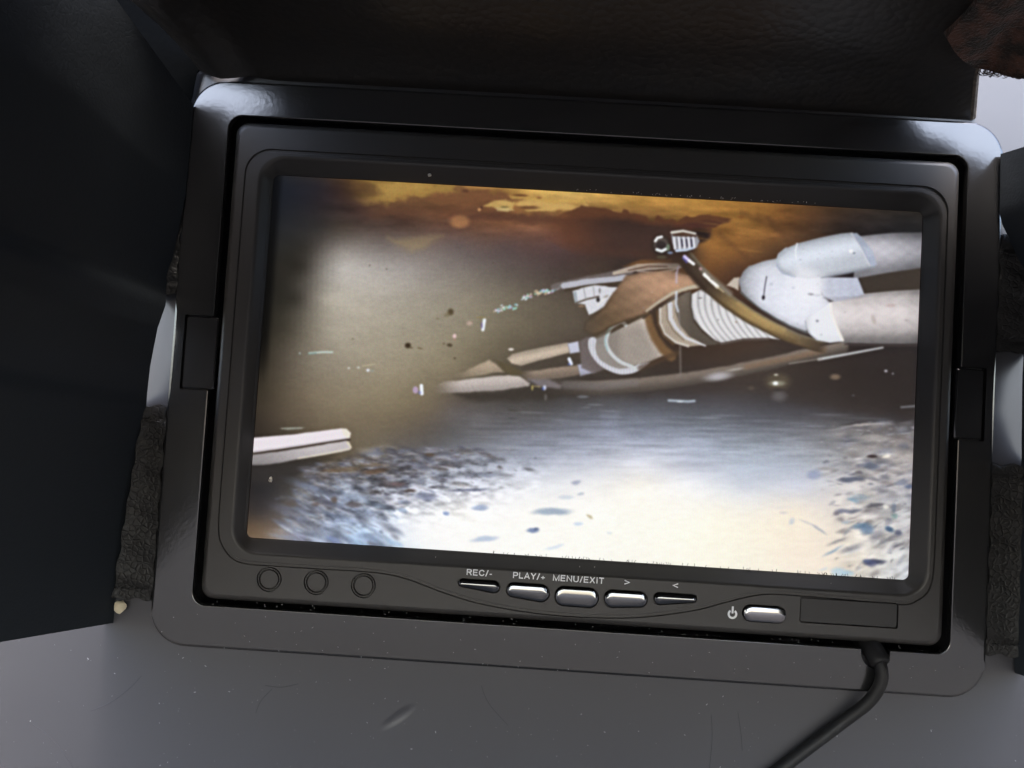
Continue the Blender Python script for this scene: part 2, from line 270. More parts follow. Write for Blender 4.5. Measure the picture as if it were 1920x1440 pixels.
    def strap_c(x,y,sd):
        t=sst(1100,1250,x+.6*(560-y))[...,None]; k=(np.sin(x*.21-y*.33)*.02+np.sin(x*.07+y*.19)*.04+.16*np.exp(-((x-1240)/50)**2-((y-532)/16)**2)-.1*sst(-10,0,sd))[...,None]
        c=(np.array([108,85,62])*(1-t)+np.array([168,130,102])*t)/255.
        k=k+(.05*np.sin((x*.5+y*.87)*.28+2*np.sin(x*.05))*np.sin((x-y)*.09))[...,None]*.5-.22*sst(-8,-1,sd)[...,None]*sst(560,600,y)[...,None]
        return np.clip(c*(1+k)*(1-.30*sst(520,508,y)*sst(1230,1300,x))[...,None]*(1-.22*sst(-1,-9,-sd-9)*0)[...,None],0,1)
    poly(strap,(0,0,0),3,lambda x,y:.35+.65*sst(1092,1150,x),4,shade=strap_c,mul=True)
    line([(1322,534),(1290,540),(1262,549),(1235,566),(1212,583)],4,(196,186,164),.85,2.4,r2=2); 
    for k in range(26): blob(1204+rng.random()*62,585-rng.random()*38+0,1.6,1.2,[(150,140,190),(206,190,120),(190,150,180),(220,210,190)][rng.integers(4)],.35 if rng.random()<.5 else 0)
    line([(1208,592),(1160,612),(1118,632)],3,(78,64,46),.7,3); line([(1280,550),(1238,574),(1206,596)],2.4,(72,58,48),.8,2)
    line([(1272,500),(1268,512),(1268,530)],2,(190,176,196),.7,1.6); line([(1268,548),(1267,570),(1271,584)],2.2,(206,212,226),.85,1.5); line([(1272,585),(1275,620)],1.6,(150,146,150),.4); line([(1275,650),(1276,705)],2,(128,118,112),.55,1.6)
    # ---------- clamp and dripping yellow hose ----------
    blob(1268,478,42,22,(52,40,36),.75,soft=.7); blob(1239,460,17,19,(50,42,38),.9,soft=.4)
    blob(1239,459,13,14,(92,82,76),.9,soft=.25); blob(1239,460,10,8,(52,44,44),.9,soft=.3)
    line([(1228,452),(1232,446),(1240,444)],2.4,(236,236,238),1,1.2); line([(1231,468),(1240,471),(1248,467)],2.6,(228,232,236),1,1.2); blob(1252,464,3.4,6,(120,140,116),.8); blob(1256,474,5,2.4,(130,150,190),.8); blob(1240,482,9,3.4,(92,84,62),.7)
    poly([(1258,440),(1306,441),(1311,452),(1306,464),(1285,470),(1264,466),(1260,455)],(150,148,156),1.5,1); line([(1259,436),(1280,433),(1303,438)],2.6,(222,214,204),1,1.2,r2=2); line([(1262,441),(1304,443)],1.8,(80,56,44),.9)
    for k,x in enumerate((1265,1274,1283,1292,1301)): line([(x-2,446),(x,466-k*.6)],2.2,(226,226,234),1,1)
    for k,x in enumerate((1270,1279,1288,1297)): line([(x-1.5,449),(x,462)],1.5,(52,48,66) if k>0 else (120,116,124),.9,.8)
    line([(1268,470),(1286,469),(1300,465)],2.6,(190,206,228),1,1.2,r2=1.6)
    hp=[(1279,478),(1290,490),(1308,511),(1332,537),(1366,566),(1408,594),(1450,617),(1492,636),(1530,648),(1556,654)]
    def hsh(t,s,c):
        k=sst(.2,.5,t)*sst(.98,.62,t); k=k[...,None]
        a=np.array([74,60,48])/255.; g=np.array([166,136,84])/255.; lo=np.array([70,56,42])/255.; upr=np.array([150,136,112])/255.
        body_=a*(1-k)+g*k
        s_=s[...,None]; o=body_*(1-.0*s_)
        o=o*(1-sst(.35,1.,s_)*.0)+0
        edge=np.where(s_<0, sst(-.35,-1.05,s_), 0); o=o*(1-edge)+upr*edge*(.75)+o*edge*.0
        low=np.where(s_>0, sst(.45,1.05,s_),0); return o*(1-low)+lo*low
    line(hp,16,(0,0,0),lambda t:sst(0,.05,t)*sst(1.0,.93,t),2.2,r2=11,jit=2,shade=hsh)
    line([(1318,508),(1340,526),(1368,550)],5,(150,140,126),.55,4); line([(1274,486),(1300,520),(1318,540)],6,(58,44,36),.75,4)
    line([(1283,481),(1292,489)],3,(206,196,246),1,1.6); line([(1292,489),(1300,495)],2.8,(238,238,240),1,1.2); line([(1280,484),(1287,492)],1.6,(90,90,190),.7); blob(1313,504,3,3,(190,150,150),.9)
    line([(1321,515),(1328,522),(1336,530),(1344,537)],3,(248,246,240),1,1.6,jit=5); line([(1344,538),(1356,547)],1.6,(200,180,140),.7)
    line([(1340,560),(1384,592),(1430,618),(1490,641)],4,(86,66,42),.5,3.5); line([(1385,570),(1430,600),(1470,618)],4,(190,158,98),.5,4)
    # ---------- white wye fitting and pipes ----------
    poly([(1610,518),(1730,498),(1730,552),(1619,556)],(64,55,48),2,1)
    poly([(1606,444),(1640,440),(1672,437),(1732,436),(1732,502),(1662,512),(1600,523)],(196,194,204),2,1,shade=lambda x,y,sd:(.90+.12*np.exp(-((y-468)/16)**2)-.20*sst(1650,1730,x)-.20*sst(456,436,y)-.26*sst(482,513,y))*(1+.03*np.sin(x*.2)*np.sin(y*.3)))
    def nz(x,y): return np.sin(x*.11+np.sin(y*.17)*2)*np.sin(y*.13+np.sin(x*.09)*2)
    poly([(1530,585),(1556,567),(1619,551),(1672,546),(1728,543),(1728,645),(1640,645),(1578,643),(1545,625)],(214,205,205),1.6,1,shade=lambda x,y,sd:.86+.17*np.exp(-((y-588)/24)**2)-.36*sst(612,648,y)-.16*sst(562,545,y)-.10*sst(1690,1725,x)+.03*nz(x,y))
    poly([(1538,520),(1608,521),(1614,536),(1620,552),(1599,559),(1566,566),(1544,556),(1537,540)],(190,195,214),1.6,1,shade=lambda x,y,sd:1-.06*sst(1570,1545,x)+.03*nz(x*1.7,y*1.7))
    poly([(1548,558),(1566,566),(1600,561),(1640,553)],(150,150,164),2.4,.6)
    wye=[(1384,526),(1392,510),(1404,499),(1430,491),(1460,484),(1500,478),(1540,520),(1540,552),(1558,570),(1545,590),(1520,600),(1512,622),(1480,610),(1456,597),(1428,580),(1402,560),(1388,546)]
    poly(wye,(224,227,240),1.8,1,3,shade=lambda x,y,sd:.93-.20*sst(1430,1384,x)-.10*sst(600,625,y)+.09*np.exp(-((x-1490)/70)**2-((y-560)/60)**2)-.12*sst(-13,0,sd)-.06*sst(515,488,y)+.02*nz(x*1.4,y*1.4))
    cap=[(1454,490),(1458,478),(1470,467),(1497,456),(1540,445),(1576,438),(1598,436),(1612,446),(1634,480),(1640,498),(1622,505),(1580,513),(1542,520),(1515,523),(1490,519),(1471,514),(1458,503)]
    poly(cap,(214,221,234),1.6,1,shade=lambda x,y,sd:.88+.15*np.exp(-((y-472+.25*(x-1550))/17)**2)-.13*sst(-11,0,sd)-.05*sst(1490,1456,x)+.015*nz(x*2,y*2))
    poly([(1497,500),(1520,505),(1546,519),(1540,560),(1500,560),(1480,530)],(236,236,244),12,.7)
    poly([(1596,438),(1606,437),(1614,444),(1636,472),(1644,496),(1636,502),(1628,492),(1614,466)],(168,177,198),1.6,1)
    poly([(1616,462),(1630,464),(1638,480),(1626,482)],(186,194,212),2,.7)
    line([(1540,521),(1590,512),(1640,500)],1.6,(140,146,160),.8,1.4); line([(1596,438),(1612,462),(1630,498)],1.1,(226,224,234),.7)
    line([(1494,457),(1491,470),(1492,486)],1.6,(236,240,246),.8,1.4); line([(1456,498),(1466,512),(1490,519)],1.8,(160,172,196),.7,1.6); line([(1455,492),(1460,476),(1474,465)],1.4,(180,190,206),.7)
    poly([(1508,604),(1512,597),(1524,590),(1556,568),(1558,586),(1568,612),(1580,640),(1556,643),(1531,638),(1515,624)],(230,232,240),1.6,1,shade=lambda x,y,sd:1-.10*sst(1524,1509,x)-.07*sst(625,643,y))
    line([(1557,570),(1559,588),(1568,612),(1580,638)],2.4,(243,236,226),.9,1.6); line([(1510,602),(1512,614),(1520,628),(1532,638)],1.2,(150,156,168),.7)
    line([(1388,548),(1402,561),(1428,581),(1456,598),(1480,611),(1512,624)],1.5,(96,104,104),.75,1.4)
    line([(1437,519),(1434,535),(1432,552)],1,(70,66,80),.95,.8); blob(1431,558,2.8,4.4,(42,38,44),1,.1); blob(1520,552,5.5,2.4,(52,50,60),.95,.1); blob(1532,554,7,2.4,(170,176,190),.8); blob(1548,560,6,1.4,(110,112,124),.8,.3)
    for k in range(60):
        x,y=1400+rng.random()*320,440+rng.random()*200
        blob(x,y,.8+rng.random()*1.8,.7+rng.random()*1.2,(150,146,152) if y<560 or x<1560 else (156,144,138),.45*rng.random() if (x<1540 and y>500+ (x<1400)*50) or (x>1580 and y>565) or (1480<x<1620 and 465<y<505) else 0)
    blob(1595,471,4,3.4,(246,244,248),1); blob(1601,475,2.6,1.6,(120,124,140),.8); blob(1532,602,2.6,2.4,(110,110,122),.9); blob(1638,600,4,9,(180,168,160),.6,-.3); blob(1670,573,9,3,(196,170,166),.6); blob(1700,601,4,1.6,(170,160,160),.7); blob(1500,487,2,1,(130,136,150),.6); blob(1487,540,3,2.2,(170,176,196),.7); blob(1446,533,3,2.4,(180,186,204),.7)
    line([(1585,646),(1650,648),(1724,648)],2.2,(70,60,58),.8,2)
    sl=win(1420,470,1600,650); mixw(sl,(240,240,248),.62*np.exp(-((X[sl]-1512)/44)**2-((Y[sl]-556)/46)**2))
    sl=win(1480,560,1620,660); mixw(sl,(238,236,238),.35*np.exp(-((X[sl]-1566)/26)**2-((Y[sl]-596)/26)**2))
    # drips and dark floor glints
    blob(1458,716,22,15,(96,84,66),.75,soft=.5); blob(1457,719,14,5,(150,146,126),.8); blob(1454,719,5,3.4,(240,244,242),1); blob(1455,703,4,2,(190,184,170),.9); blob(1461,743,13,9,(104,100,102),.7,soft=.7); blob(1459,731,10,3,(54,48,48),.7)
    blob(1566,707,9,5,(134,112,92),.8,soft=.6); blob(1661,696,3,2.4,(180,178,184),.9); blob(1674,701,2,2,(140,138,146),.8); blob(1600,742,3,1.6,(96,92,98),.6); blob(1408,728,6,4,(96,84,72),.5)
    line([(1254,751),(1290,753),(1302,752)],2.2,(176,192,206),.85,1.8); blob(1275,753,6,1.6,(206,216,226),.9); blob(1093,744,10,2.6,(112,114,120),.8); blob(1115,759,14,1.8,(130,134,142),.5); blob(1100,764,8,1.6,(120,122,130),.5); blob(965,771,12,2.4,(70,66,60),.7,.2); blob(960,784,9,1.6,(74,72,74),.6)
    line([(1690,764),(1715,762)],2,(120,120,126),.8)
    poly([(1128,778),(1158,776),(1160,820),(1126,826)],(150,158,182),9,.35)
    for k in range(70):                       # faint water streaks
        x,y=900+rng.random()*720,770+rng.random()*75; blob(x,y,12+rng.random()*26,.9+rng.random()*1.4,(186,192,208) if rng.random()<.5 else (84,86,96),.05+.16*rng.random(),.02,soft=.7)
    # ---------- pale tube and its reflection at the left ----------
    poly([(470,821),(560,813),(640,803),(650,804),(658,812),(655,824),(560,838),(470,850)],(226,217,224),1.6,1,2,shade=lambda x,y,sd:1.03-.17*sst(-7,-1,sd)*sst(813,835,y+.1*(x-560)))
    poly([(640,804),(650,804),(658,812),(655,823),(646,818)],(232,224,206),2,.9)
    line([(470,852),(560,839),(655,824)],2.4,(62,50,42),.95,1.3)
    poly([(466,854),(560,841),(648,826),(655,828),(659,840),(654,844),(560,861),(505,871),(466,872)],(192,184,186),1.8,1,2,shade=lambda x,y,sd:.80+.22*sst(480,600,x)-.08*sst(842,868,y+.1*(x-560)))
    line([(560,859),(620,849),(656,841)],1.6,(222,212,190),.8); line([(652,829),(658,838)],2,(226,214,180),.8)
    poly([(524,803),(545,801),(572,801),(566,804),(540,806)],(132,132,118),1.2,.9); line([(528,803),(566,802)],.8,(166,170,158),.8)
    poly([(468,874),(510,873),(580,862),(600,866),(560,890),(500,905),(466,905)],(50,46,44),10,.6)
    # ---------- gravel ----------
    def fleck(cx0,cx1,cy0,cy1,n,dens,dark,light,ang=0.,sz=1.):
        for k in range(n):
            x,y=cx0+rng.random()*(cx1-cx0),cy0+rng.random()*(cy1-cy0)
            if rng.random()>dens(x,y): continue
            if x<690 and y<885-(x-505)*.18: continue          # keep the pale tube clear
            a=(ang(x,y) if callable(ang) else ang)+rng.normal()*.14
            s=sz*(.5+rng.random()**2*1.5)
            rx,ry=s*(5+6*rng.random()),s*(1.6+1.7*rng.random())
            lt=rng.random()<.42; c=np.array(light if lt else dark)[rng.integers(len(light if lt else dark))]
            blob(x,y,rx*(1.3 if lt else 1),ry*(1.3 if lt else 1),c,(.15 if lt else .72)*(.35+.65*rng.random()),a,soft=.8,jit=5)
            if not lt and rng.random()<.4: blob(x+rx*.2,y+ry*1.2,rx*.8,ry*.5,np.minimum(c+95,250),.4,a,soft=.6)
    dl=lambda x,y: max(0,min(1,(960-x)/280+.3))*max(0,min(1,(1000-(y-.0*x))/60))*(1 if y>835+.02*(x-700)+max(0,(640-x))*.35 else 0)*max(.0,min(1,(1010-y-.42*(x-640))/70)) if x>575 else (.25 if y>900+(575-x)*.6 else 0)
    fleck(520,1080,838,965,1500,dl,[(70,68,76),(84,84,98),(72,62,58),(100,104,122)],[(210,214,228),(186,186,200),(196,178,176),(228,228,236)],lambda x,y:.05 if y<900 else .05+.003*(y-900)*(1 if x<760 else .3))
    da=lambda x,y: 1 if (y>905+.0*(x) and x>560-(y-905)*.4 and y> 905 and (y-1010)>-(760-x)*.75-40 and x<745) else 0
    dm=lambda x,y: max(0,min(1,(1040-x)/330+.15))*max(0,min(1,(y-838-.03*(x-600))/18))*max(0,min(1,(1000-y-.30*(x-620))/60)) if x>570 else 0
    fleck(560,1080,838,1000,2600,dm,[(66,64,72),(80,82,98),(70,62,60),(96,102,122)],[(214,218,230),(190,192,206)],.05,.6)
    fleck(520,760,905,1040,420,da,[(96,104,126),(112,124,150),(90,90,104),(130,146,172)],[(206,216,232),(190,204,226),(226,230,238)],lambda x,y:.42,1.5)
    g=(fbm(26,9,41,.12)-.5)*sst(500,640,X)*sst(1000,800,X)*sst(850,890,Y)*sst(1010,950,Y); I*=(1+.5*g)[...,None]
    g=(fbm(26,8,44,.55)-.5)*sst(520,580,X)*sst(770,720,X)*sst(930,965,Y); I*=(1+.5*g)[...,None]
    for (x,y,rx,ry,c,o,a) in [(705,884,24,5,(100,78,62),.85,-.12),(655,880,26,5,(96,78,58),.7,.0),(620,882,18,3,(104,82,58),.7,0),(806,853,11,3.4,(88,70,56),.8,0),(868,867,34,5,(98,98,108),.7,-.02),(735,908,27,6,(96,88,92),.85,.0),(770,921,11,3.5,(74,62,58),.9,.05),(628,937,6,6,(92,82,78),.9,.6),(664,946,14,5.5,(92,86,90),.9,0),(700,872,30,3,(112,92,70),.5,.0),(745,907,12,4,(110,84,86),.5,0),(800,932,20,6.5,(128,134,160),.85,.05),(800,931,8,3,(100,106,124),.5,0),(880,919,34,3.2,(104,108,132),.85,-.06),(905,890,30,5,(120,128,150),.6,0),(758,941,12,4,(138,146,170),.8,0),(755,957,10,4,(146,166,196),.8,.3),(836,963,6,4.5,(132,152,194),.9,0),(900,952,15,5,(150,168,204),.8,0),(1035,960,34,6.5,(150,168,190),.85,-.02),(1080,904,9,4,(166,172,196),.8,-.1),(1090,925,7,3,(170,180,200),.6,-.2),(1000,995,11,4.5,(120,140,180),.9,-.1),(1006,992,5,3,(90,104,140),.7,0),(910,1010,24,5,(172,190,218),.75,-.1),(1040,1026,18,3,(206,222,240),.7,-.2),(1085,982,9,4,(190,210,236),.7,-.1),(1062,932,14,4,(196,206,224),.6,0),(1105,969,7,2.4,(190,178,140),.8,.5),(1144,999,6,3,(214,222,232),.6,.2),(545,945,12,5,(88,78,72),.7,.2),(593,946,7,4,(104,84,78),.6,0),(575,982,14,8,(104,104,116),.6,.3),(640,972,26,6,(126,142,178),.6,.2),(560,1005,16,6,(146,150,182),.5,.4),(690,1008,20,7,(140,160,196),.6,.3),(625,1012,14,5,(108,126,176),.6,.4),(740,1018,16,5,(150,184,218),.6,.4)]:
        blob(x,y,rx,ry,c,o,a,soft=.5,jit=6)
    # right-hand gravel
    fleck(1540,1725,790,1085,700,lambda x,y: max(0,min(1,(x-1535-max(0,y-900)*.12)/70))*(1 if y<1000 or x>1640 else .25),[(118,112,118),(96,98,112),(140,132,132),(150,150,160)],[(226,220,214),(240,232,214),(206,204,212),(214,200,196)],lambda x,y:-.05-.5*max(0,min(1,(y-930)/140)))
    for (x,y,rx,ry,c,o,a) in [(1612,793,34,1.8,(72,68,70),.85,-.1),(1620,797,36,2,(206,196,190),.6,-.06),(1575,803,30,2,(150,146,150),.6,-.2),(1690,798,26,3,(92,88,90),.7,-.15),(1635,822,28,7,(190,184,180),.6,.05),(1690,822,14,2,(110,100,100),.7,0),(1635,856,9,2.6,(70,56,58),.95,-.1),(1662,855,8,3.4,(248,240,226),.95,-.15),(1634,874,16,6.5,(104,110,130),.9,.1),(1613,873,8,3,(120,122,138),.6,-.2),(1611,886,7,4,(110,104,112),.85,.1),(1597,900,24,4.2,(88,94,112),.9,-.03),(1527,891,14,9,(150,160,190),.8,0),(1690,905,14,4.5,(116,122,142),.8,-.2),(1703,912,8,4,(92,106,140),.8,0),(1612,934,18,6,(166,184,198),.7,0),(1600,938,10,3,(140,176,200),.7,.3),(1643,948,16,4,(90,88,96),.85,-.15),(1661,952,5,4,(240,236,228),.9,0),(1582,959,15,4.6,(120,124,144),.85,.05),(1568,962,7,3.4,(130,124,134),.8,0),(1604,958,12,4,(112,114,130),.8,-.25),(1676,952,5,9,(110,122,140),.7,.1),(1677,968,6,4,(120,150,150),.8,0),(1588,979,8,3,(170,184,200),.7,0),(1560,943,7,3,(150,150,160),.6,-.5),(1625,992,13,9.5,(104,130,160),.85,0),(1611,987,14,4,(96,130,160),.7,-.2),(1592,995,14,3,(150,152,158),.7,-.7),(1668,993,9,5,(72,96,126),.95,.5),(1685,1000,7,5,(96,100,124),.85,.4),(1535,992,16,2.4,(170,176,186),.8,.6),(1512,980,14,2,(206,204,206),.7,.4),(1485,978,7,5,(196,206,216),.7,-.9),(1563,1033,20,3,(176,188,196),.9,-.52),(1562,1034,10,2,(150,168,190),.7,-.5),(1640,1055,20,5,(64,68,92),.9,-.02),(1634,1058,12,5,(84,90,130),.6,.2),(1625,1053,7,3,(96,110,150),.8,0),(1574,1073,14,8,(176,208,228),.75,0),(1590,1075,12,5,(170,210,236),.6,0),(1545,1068,9,2.4,(206,214,220),.7,-.2),(1655,1012,7,3,(150,146,152),.7,-.5),(1670,1030,10,3,(176,176,184),.7,-.9),(1690,1050,12,3,(170,172,184),.6,-.9),(1470,962,8,3,(214,208,206),.7,0),(1470,952,20,3,(226,220,216),.5,-.1)]:
        blob(x,y,rx,ry,c,o,a,soft=.5,jit=6)
    g=(fbm(30,12,71,-.2)-.5)*sst(1540,1620,X)*sst(790,830,Y); I*=(1+.42*g)[...,None]
    g=(fbm(90,24,75,-.05)-.5)*sst(900,1000,X)*sst(780,840,Y)*sst(960,900,Y); I*=(1+.14*g)[...,None]
    I*=(1-.16*sst(440,385,Y-.05*(X-900))*sst(600,660,X))[...,None]
    g=(fbm(16,6,141,.04)-.52)*sst(540,640,X)*sst(1080,860,X)*sst(842,872,Y)*sst(1010,940,Y+.2*(X-700)); I*=np.clip(1+1.1*np.minimum(g,.06),.4,1.1)[...,None]
    g=(fbm(60,5,151,.01)-.5)*sst(820,920,X)*sst(1700,1560,X)*sst(762,790,Y)*sst(900,840,Y); I*=(1+.30*g)[...,None]
    k_=np.exp(-.5*(np.arange(-4,5)/1.45)**2); k_/=k_.sum()
    for ax in (0,1):
        pad=[(0,0)]*3; pad[ax]=(4,4); J=np.pad(I,pad,mode='edge'); I=sum(k_[i]*np.take(J,np.arange(i,i+I.shape[ax]),axis=ax) for i in range(9))
    def blur(A,sg):
        n=int(3*sg); k=np.exp(-.5*(np.arange(-n,n+1)/sg)**2); k/=k.sum()
        for ax in (0,1):
            pad=[(0,0)]*3; pad[ax]=(n,n); J=np.pad(A,pad,mode='edge'); A=sum(k[i]*np.take(J,np.arange(i,i+A.shape[ax]),axis=ax) for i in range(2*n+1))
        return A
    I=np.clip(I+.26*(I-blur(I,4.0)),0,1)                       # cheap-camera sharpening
    I*=1+(.08*(fbm(5,4,91,oct=3)-.5)+.06*(fbm(40,20,95)-.5))[...,None]*(1-.8*sst(.6,.92,I.mean(-1)))[...,None]
    gl=I.mean(-1,keepdims=True); I=gl+(I-gl)*.88
    # dark vignette where the picture meets the frame, fine pixel grid
    I*= (1-.65*sst(.018,.004,u)*sst(.62,.45,v))[...,None]
    lum=I.mean(-1,keepdims=True)
    I*=1+(.035*rng.standard_normal(I.shape))*(.4+.6*np.clip(1-lum,0,1))
    cols=np.arange(TW)%3
    I*=1+.03*np.stack([np.cos((cols-k)*2*np.pi/3) for k in range(3)],-1)[None]*np.ones((TH,1,1))
    return np.clip(I,0,1), X, Y
# ================================================================ materials
def srgb(r,g,b):
    f = lambda c: c/12.92 if c <= .04045 else ((c+.055)/1.055)**2.4
    return (f(r/255), f(g/255), f(b/255), 1)
def mat(name, base, rough=.5, metal=0., spec=.5, noise=None, bumps=(), rvar=0., sheen=0.):
    """noise=(scale, amount, second colour); bumps=[(kind, scale, strength, distance)]; coordinates are metres"""
    m = bpy.data.materials.new(name); m.use_nodes = True
    n, l = m.node_tree.nodes, m.node_tree.links; b = n['Principled BSDF']
    b.inputs['Base Color'].default_value = (*base[:3], 1); b.inputs['Roughness'].default_value = rough
    b.inputs['Metallic'].default_value = metal; b.inputs['Specular IOR Level'].default_value = spec
    if sheen: b.inputs['Sheen Weight'].default_value = sheen
    tc = n.new('ShaderNodeTexCoord')
    if noise:
        t = n.new('ShaderNodeTexNoise'); t.inputs['Scale'].default_value = noise[0]; t.inputs['Detail'].default_value = 5
        l.new(tc.outputs['Object'], t.inputs['Vector'])
        r = n.new('ShaderNodeValToRGB'); r.color_ramp.elements[0].position = .5-noise[1]; r.color_ramp.elements[1].position = .5+noise[1]
        r.color_ramp.elements[0].color = (*base[:3], 1); r.color_ramp.elements[1].color = (*noise[2][:3], 1)
        l.new(t.outputs['Fac'], r.inputs[0]); l.new(r.outputs[0], b.inputs['Base Color'])
    if rvar:
        t = n.new('ShaderNodeTexNoise'); t.inputs['Scale'].default_value = 45; t.inputs['Detail'].default_value = 6
        l.new(tc.outputs['Object'], t.inputs['Vector'])
        q = n.new('ShaderNodeMapRange'); q.inputs[3].default_value = rough-rvar; q.inputs[4].default_value = rough+rvar
        l.new(t.outputs['Fac'], q.inputs[0]); l.new(q.outputs[0], b.inputs['Roughness'])
    prev = None
    for kind, s, st, d in bumps:
        if kind == 'noise':
            t = n.new('ShaderNodeTexNoise'); t.inputs['Detail'].default_value = 3; out = t.outputs['Fac']
        else:
            t = n.new('ShaderNodeTexVoronoi'); t.feature = 'F1' if kind == 'cells' else 'DISTANCE_TO_EDGE'; out = t.outputs['Distance']
        t.inputs['Scale'].default_value = s; l.new(tc.outputs['Object'], t.inputs['Vector'])
        if kind == 'edges':
            q = n.new('ShaderNodeMapRange'); q.inputs[2].default_value = .22; q.interpolation_type = 'SMOOTHSTEP'
            l.new(out, q.inputs[0]); out = q.outputs[0]
        bp = n.new('ShaderNodeBump'); bp.inputs['Strength'].default_value = st; bp.inputs['Distance'].default_value = d*.001
        if kind == 'cells': bp.invert = True
        l.new(out, bp.inputs['Height'])
        if prev: l.new(prev.outputs[0], bp.inputs['Normal'])
        prev = bp
    if prev: l.new(prev.outputs[0], b.inputs['Normal'])
    return m
MAT = {}
MAT['panel'] = mat('grey_lid_plastic', (.033,.0325,.0365), .36, spec=.5, noise=(9, .35, (.041,.0405,.045)), bumps=[('noise', 900, .10, .05), ('noise', 26, .25, .6)], rvar=.05)
MAT['plate'] = mat('black_crinkle_plastic', (.012,.012,.0125), .17, spec=.95, bumps=[('noise', 1100, .26, .07), ('noise', 2600, .25, .03)], rvar=.04)
MAT['housing'] = mat('matt_black_plastic', (.030,.028,.026), .42, bumps=[('noise', 2600, .12, .03)], rvar=.04)
MAT['cap'] = mat('black_cap_plastic', (.018,.017,.0165), .5, bumps=[('noise', 2600, .1, .03)])
MAT['chrome'] = mat('dark_chrome', (.15,.155,.165), .10, metal=1., bumps=[('noise', 300, .05, .05)])
MAT['bright_chrome'] = mat('bright_chrome', (.24,.24,.25), .12, metal=1., bumps=[('noise', 400, .08, .05)])
MAT['ink'] = mat('white_print', (.78,.8,.82), .5)
MAT['leather'] = mat('black_leatherette', (.018,.022,.027), .60, spec=.3, bumps=[('edges', 900, .10, .15), ('noise', 60, .3, 1.2)])
MAT['felt'] = mat('black_felt', (.0015,.0018,.0022), .95, spec=.02, bumps=[('noise', 900, .5, .2)])  # leather darkened in colour so the sky-lit gusset looks shaded
MAT['tab'] = mat('creased_leatherette', (.011,.0107,.0105), .5, spec=.35, bumps=[('edges', 800, .40, .22), ('noise', 300, .12, .25), ('noise', 1500, .2, .1)])
MAT['lining'] = mat('brown_black_lining', (.023,.0205,.0185), .34, spec=.45, bumps=[('cells', 620, .35, .25), ('noise', 30, .05, 1.0)], noise=(140, .2, (.018,.0172,.017)))
MAT['velcro'] = mat('brown_hook_tape', (.022,.017,.013), .85, spec=.2, noise=(330, .10, (.095,.046,.032)), bumps=[('noise', 1800, 1., .6)], sheen=.2)
MAT['edge'] = mat('raw_cut_edge', (.15,.125,.10), .8, noise=(900, .2, (.06,.05,.045)))
MAT['cable'] = mat('black_rubber', (.006,.006,.007), .52, spec=.3, bumps=[('noise', 500, .2, .1)], noise=(300, .3, (.013,.0125,.0125)))
MAT['foam'] = mat('cream_foam', (.62,.54,.38), .8, bumps=[('noise', 900, .6, .3)])
MAT['dust'] = mat('pale_dust', (.26,.26,.27), .9)
MAT['hair'] = mat('dark_lint', (.03,.03,.035), .9)
MAT['glint'] = mat('pale_lint', (.55,.52,.46), .7)
MAT['ground'] = mat('dark_earth', (.034,.029,.024), .9, noise=(1.5, .3, (.048,.041,.034)), bumps=[('noise', 40, .5, 8)])  # earth tone of the unseen sheet added for bounce light
# ================================================================ mesh helpers
def finish(name, verts, faces, m, parent=None, sharp=32, mats=None, fm=None):
    me = bpy.data.meshes.new(name); me.from_pydata([M(v) for v in verts], [], faces)
    bm = bmesh.new(); bm.from_mesh(me); bmesh.ops.remove_doubles(bm, verts=bm.verts, dist=1e-7); bmesh.ops.recalc_face_normals(bm, faces=bm.faces); bm.to_mesh(me); bm.free()
    return finish_me(name, me, m, parent, sharp)
def finish_me(name, me, m, parent=None, sharp=32):
    me.materials.clear(); me.materials.append(MAT[m] if isinstance(m, str) else m)
    me.polygons.foreach_set('use_smooth', [True]*len(me.polygons))
    me.set_sharp_from_angle(angle=math.radians(sharp))
    o = bpy.data.objects.new(name, me); C.objects.link(o)
    if parent: adopt(o, parent)
    return o
def adopt(o, parent):
    o.parent = parent
    o.matrix_parent_inverse = parent.matrix_world.inverted()
def thing(name, label, cat, at, group=None):
    o = bpy.data.objects.new(name, None); C.objects.link(o); o.empty_display_size = .02
    o.location = M(at); o.matrix_world = Matrix.Translation(M(at)); tag(o, label, cat, group); return o
def tag(o, label=None, cat=None, group=None, kind=None):
    if label: o['label'] = label
    if cat: o['category'] = cat
    if group: o['group'] = group
    if kind: o['kind'] = kind
    return o
def rrect(x0, y0, x1, y1, r, n=14):
    pts = []
    for cx, cy, a0 in ((x1-r, y1-r, 0), (x0+r, y1-r, 90), (x0+r, y0+r, 180), (x1-r, y0+r, 270)):
        for k in range(n+1):
            t = math.radians(a0+90*k/n); pts.append((cx+r*math.cos(t), cy+r*math.sin(t)))
    return np.array(pts)
def inset(P, d):
    """offset a counter-clockwise outline inwards by d (small)"""
    P = np.asarray(P, float); a = np.roll(P, 1, 0); b = np.roll(P, -1, 0); t = b-a
    t /= np.maximum(np.linalg.norm(t, axis=1, keepdims=True), 1e-9)
    return P+d*np.stack([-t[:,1], t[:,0]], 1)
NA = 1600
ANG = np.linspace(0, 2*math.pi, NA, endpoint=False)+.0007
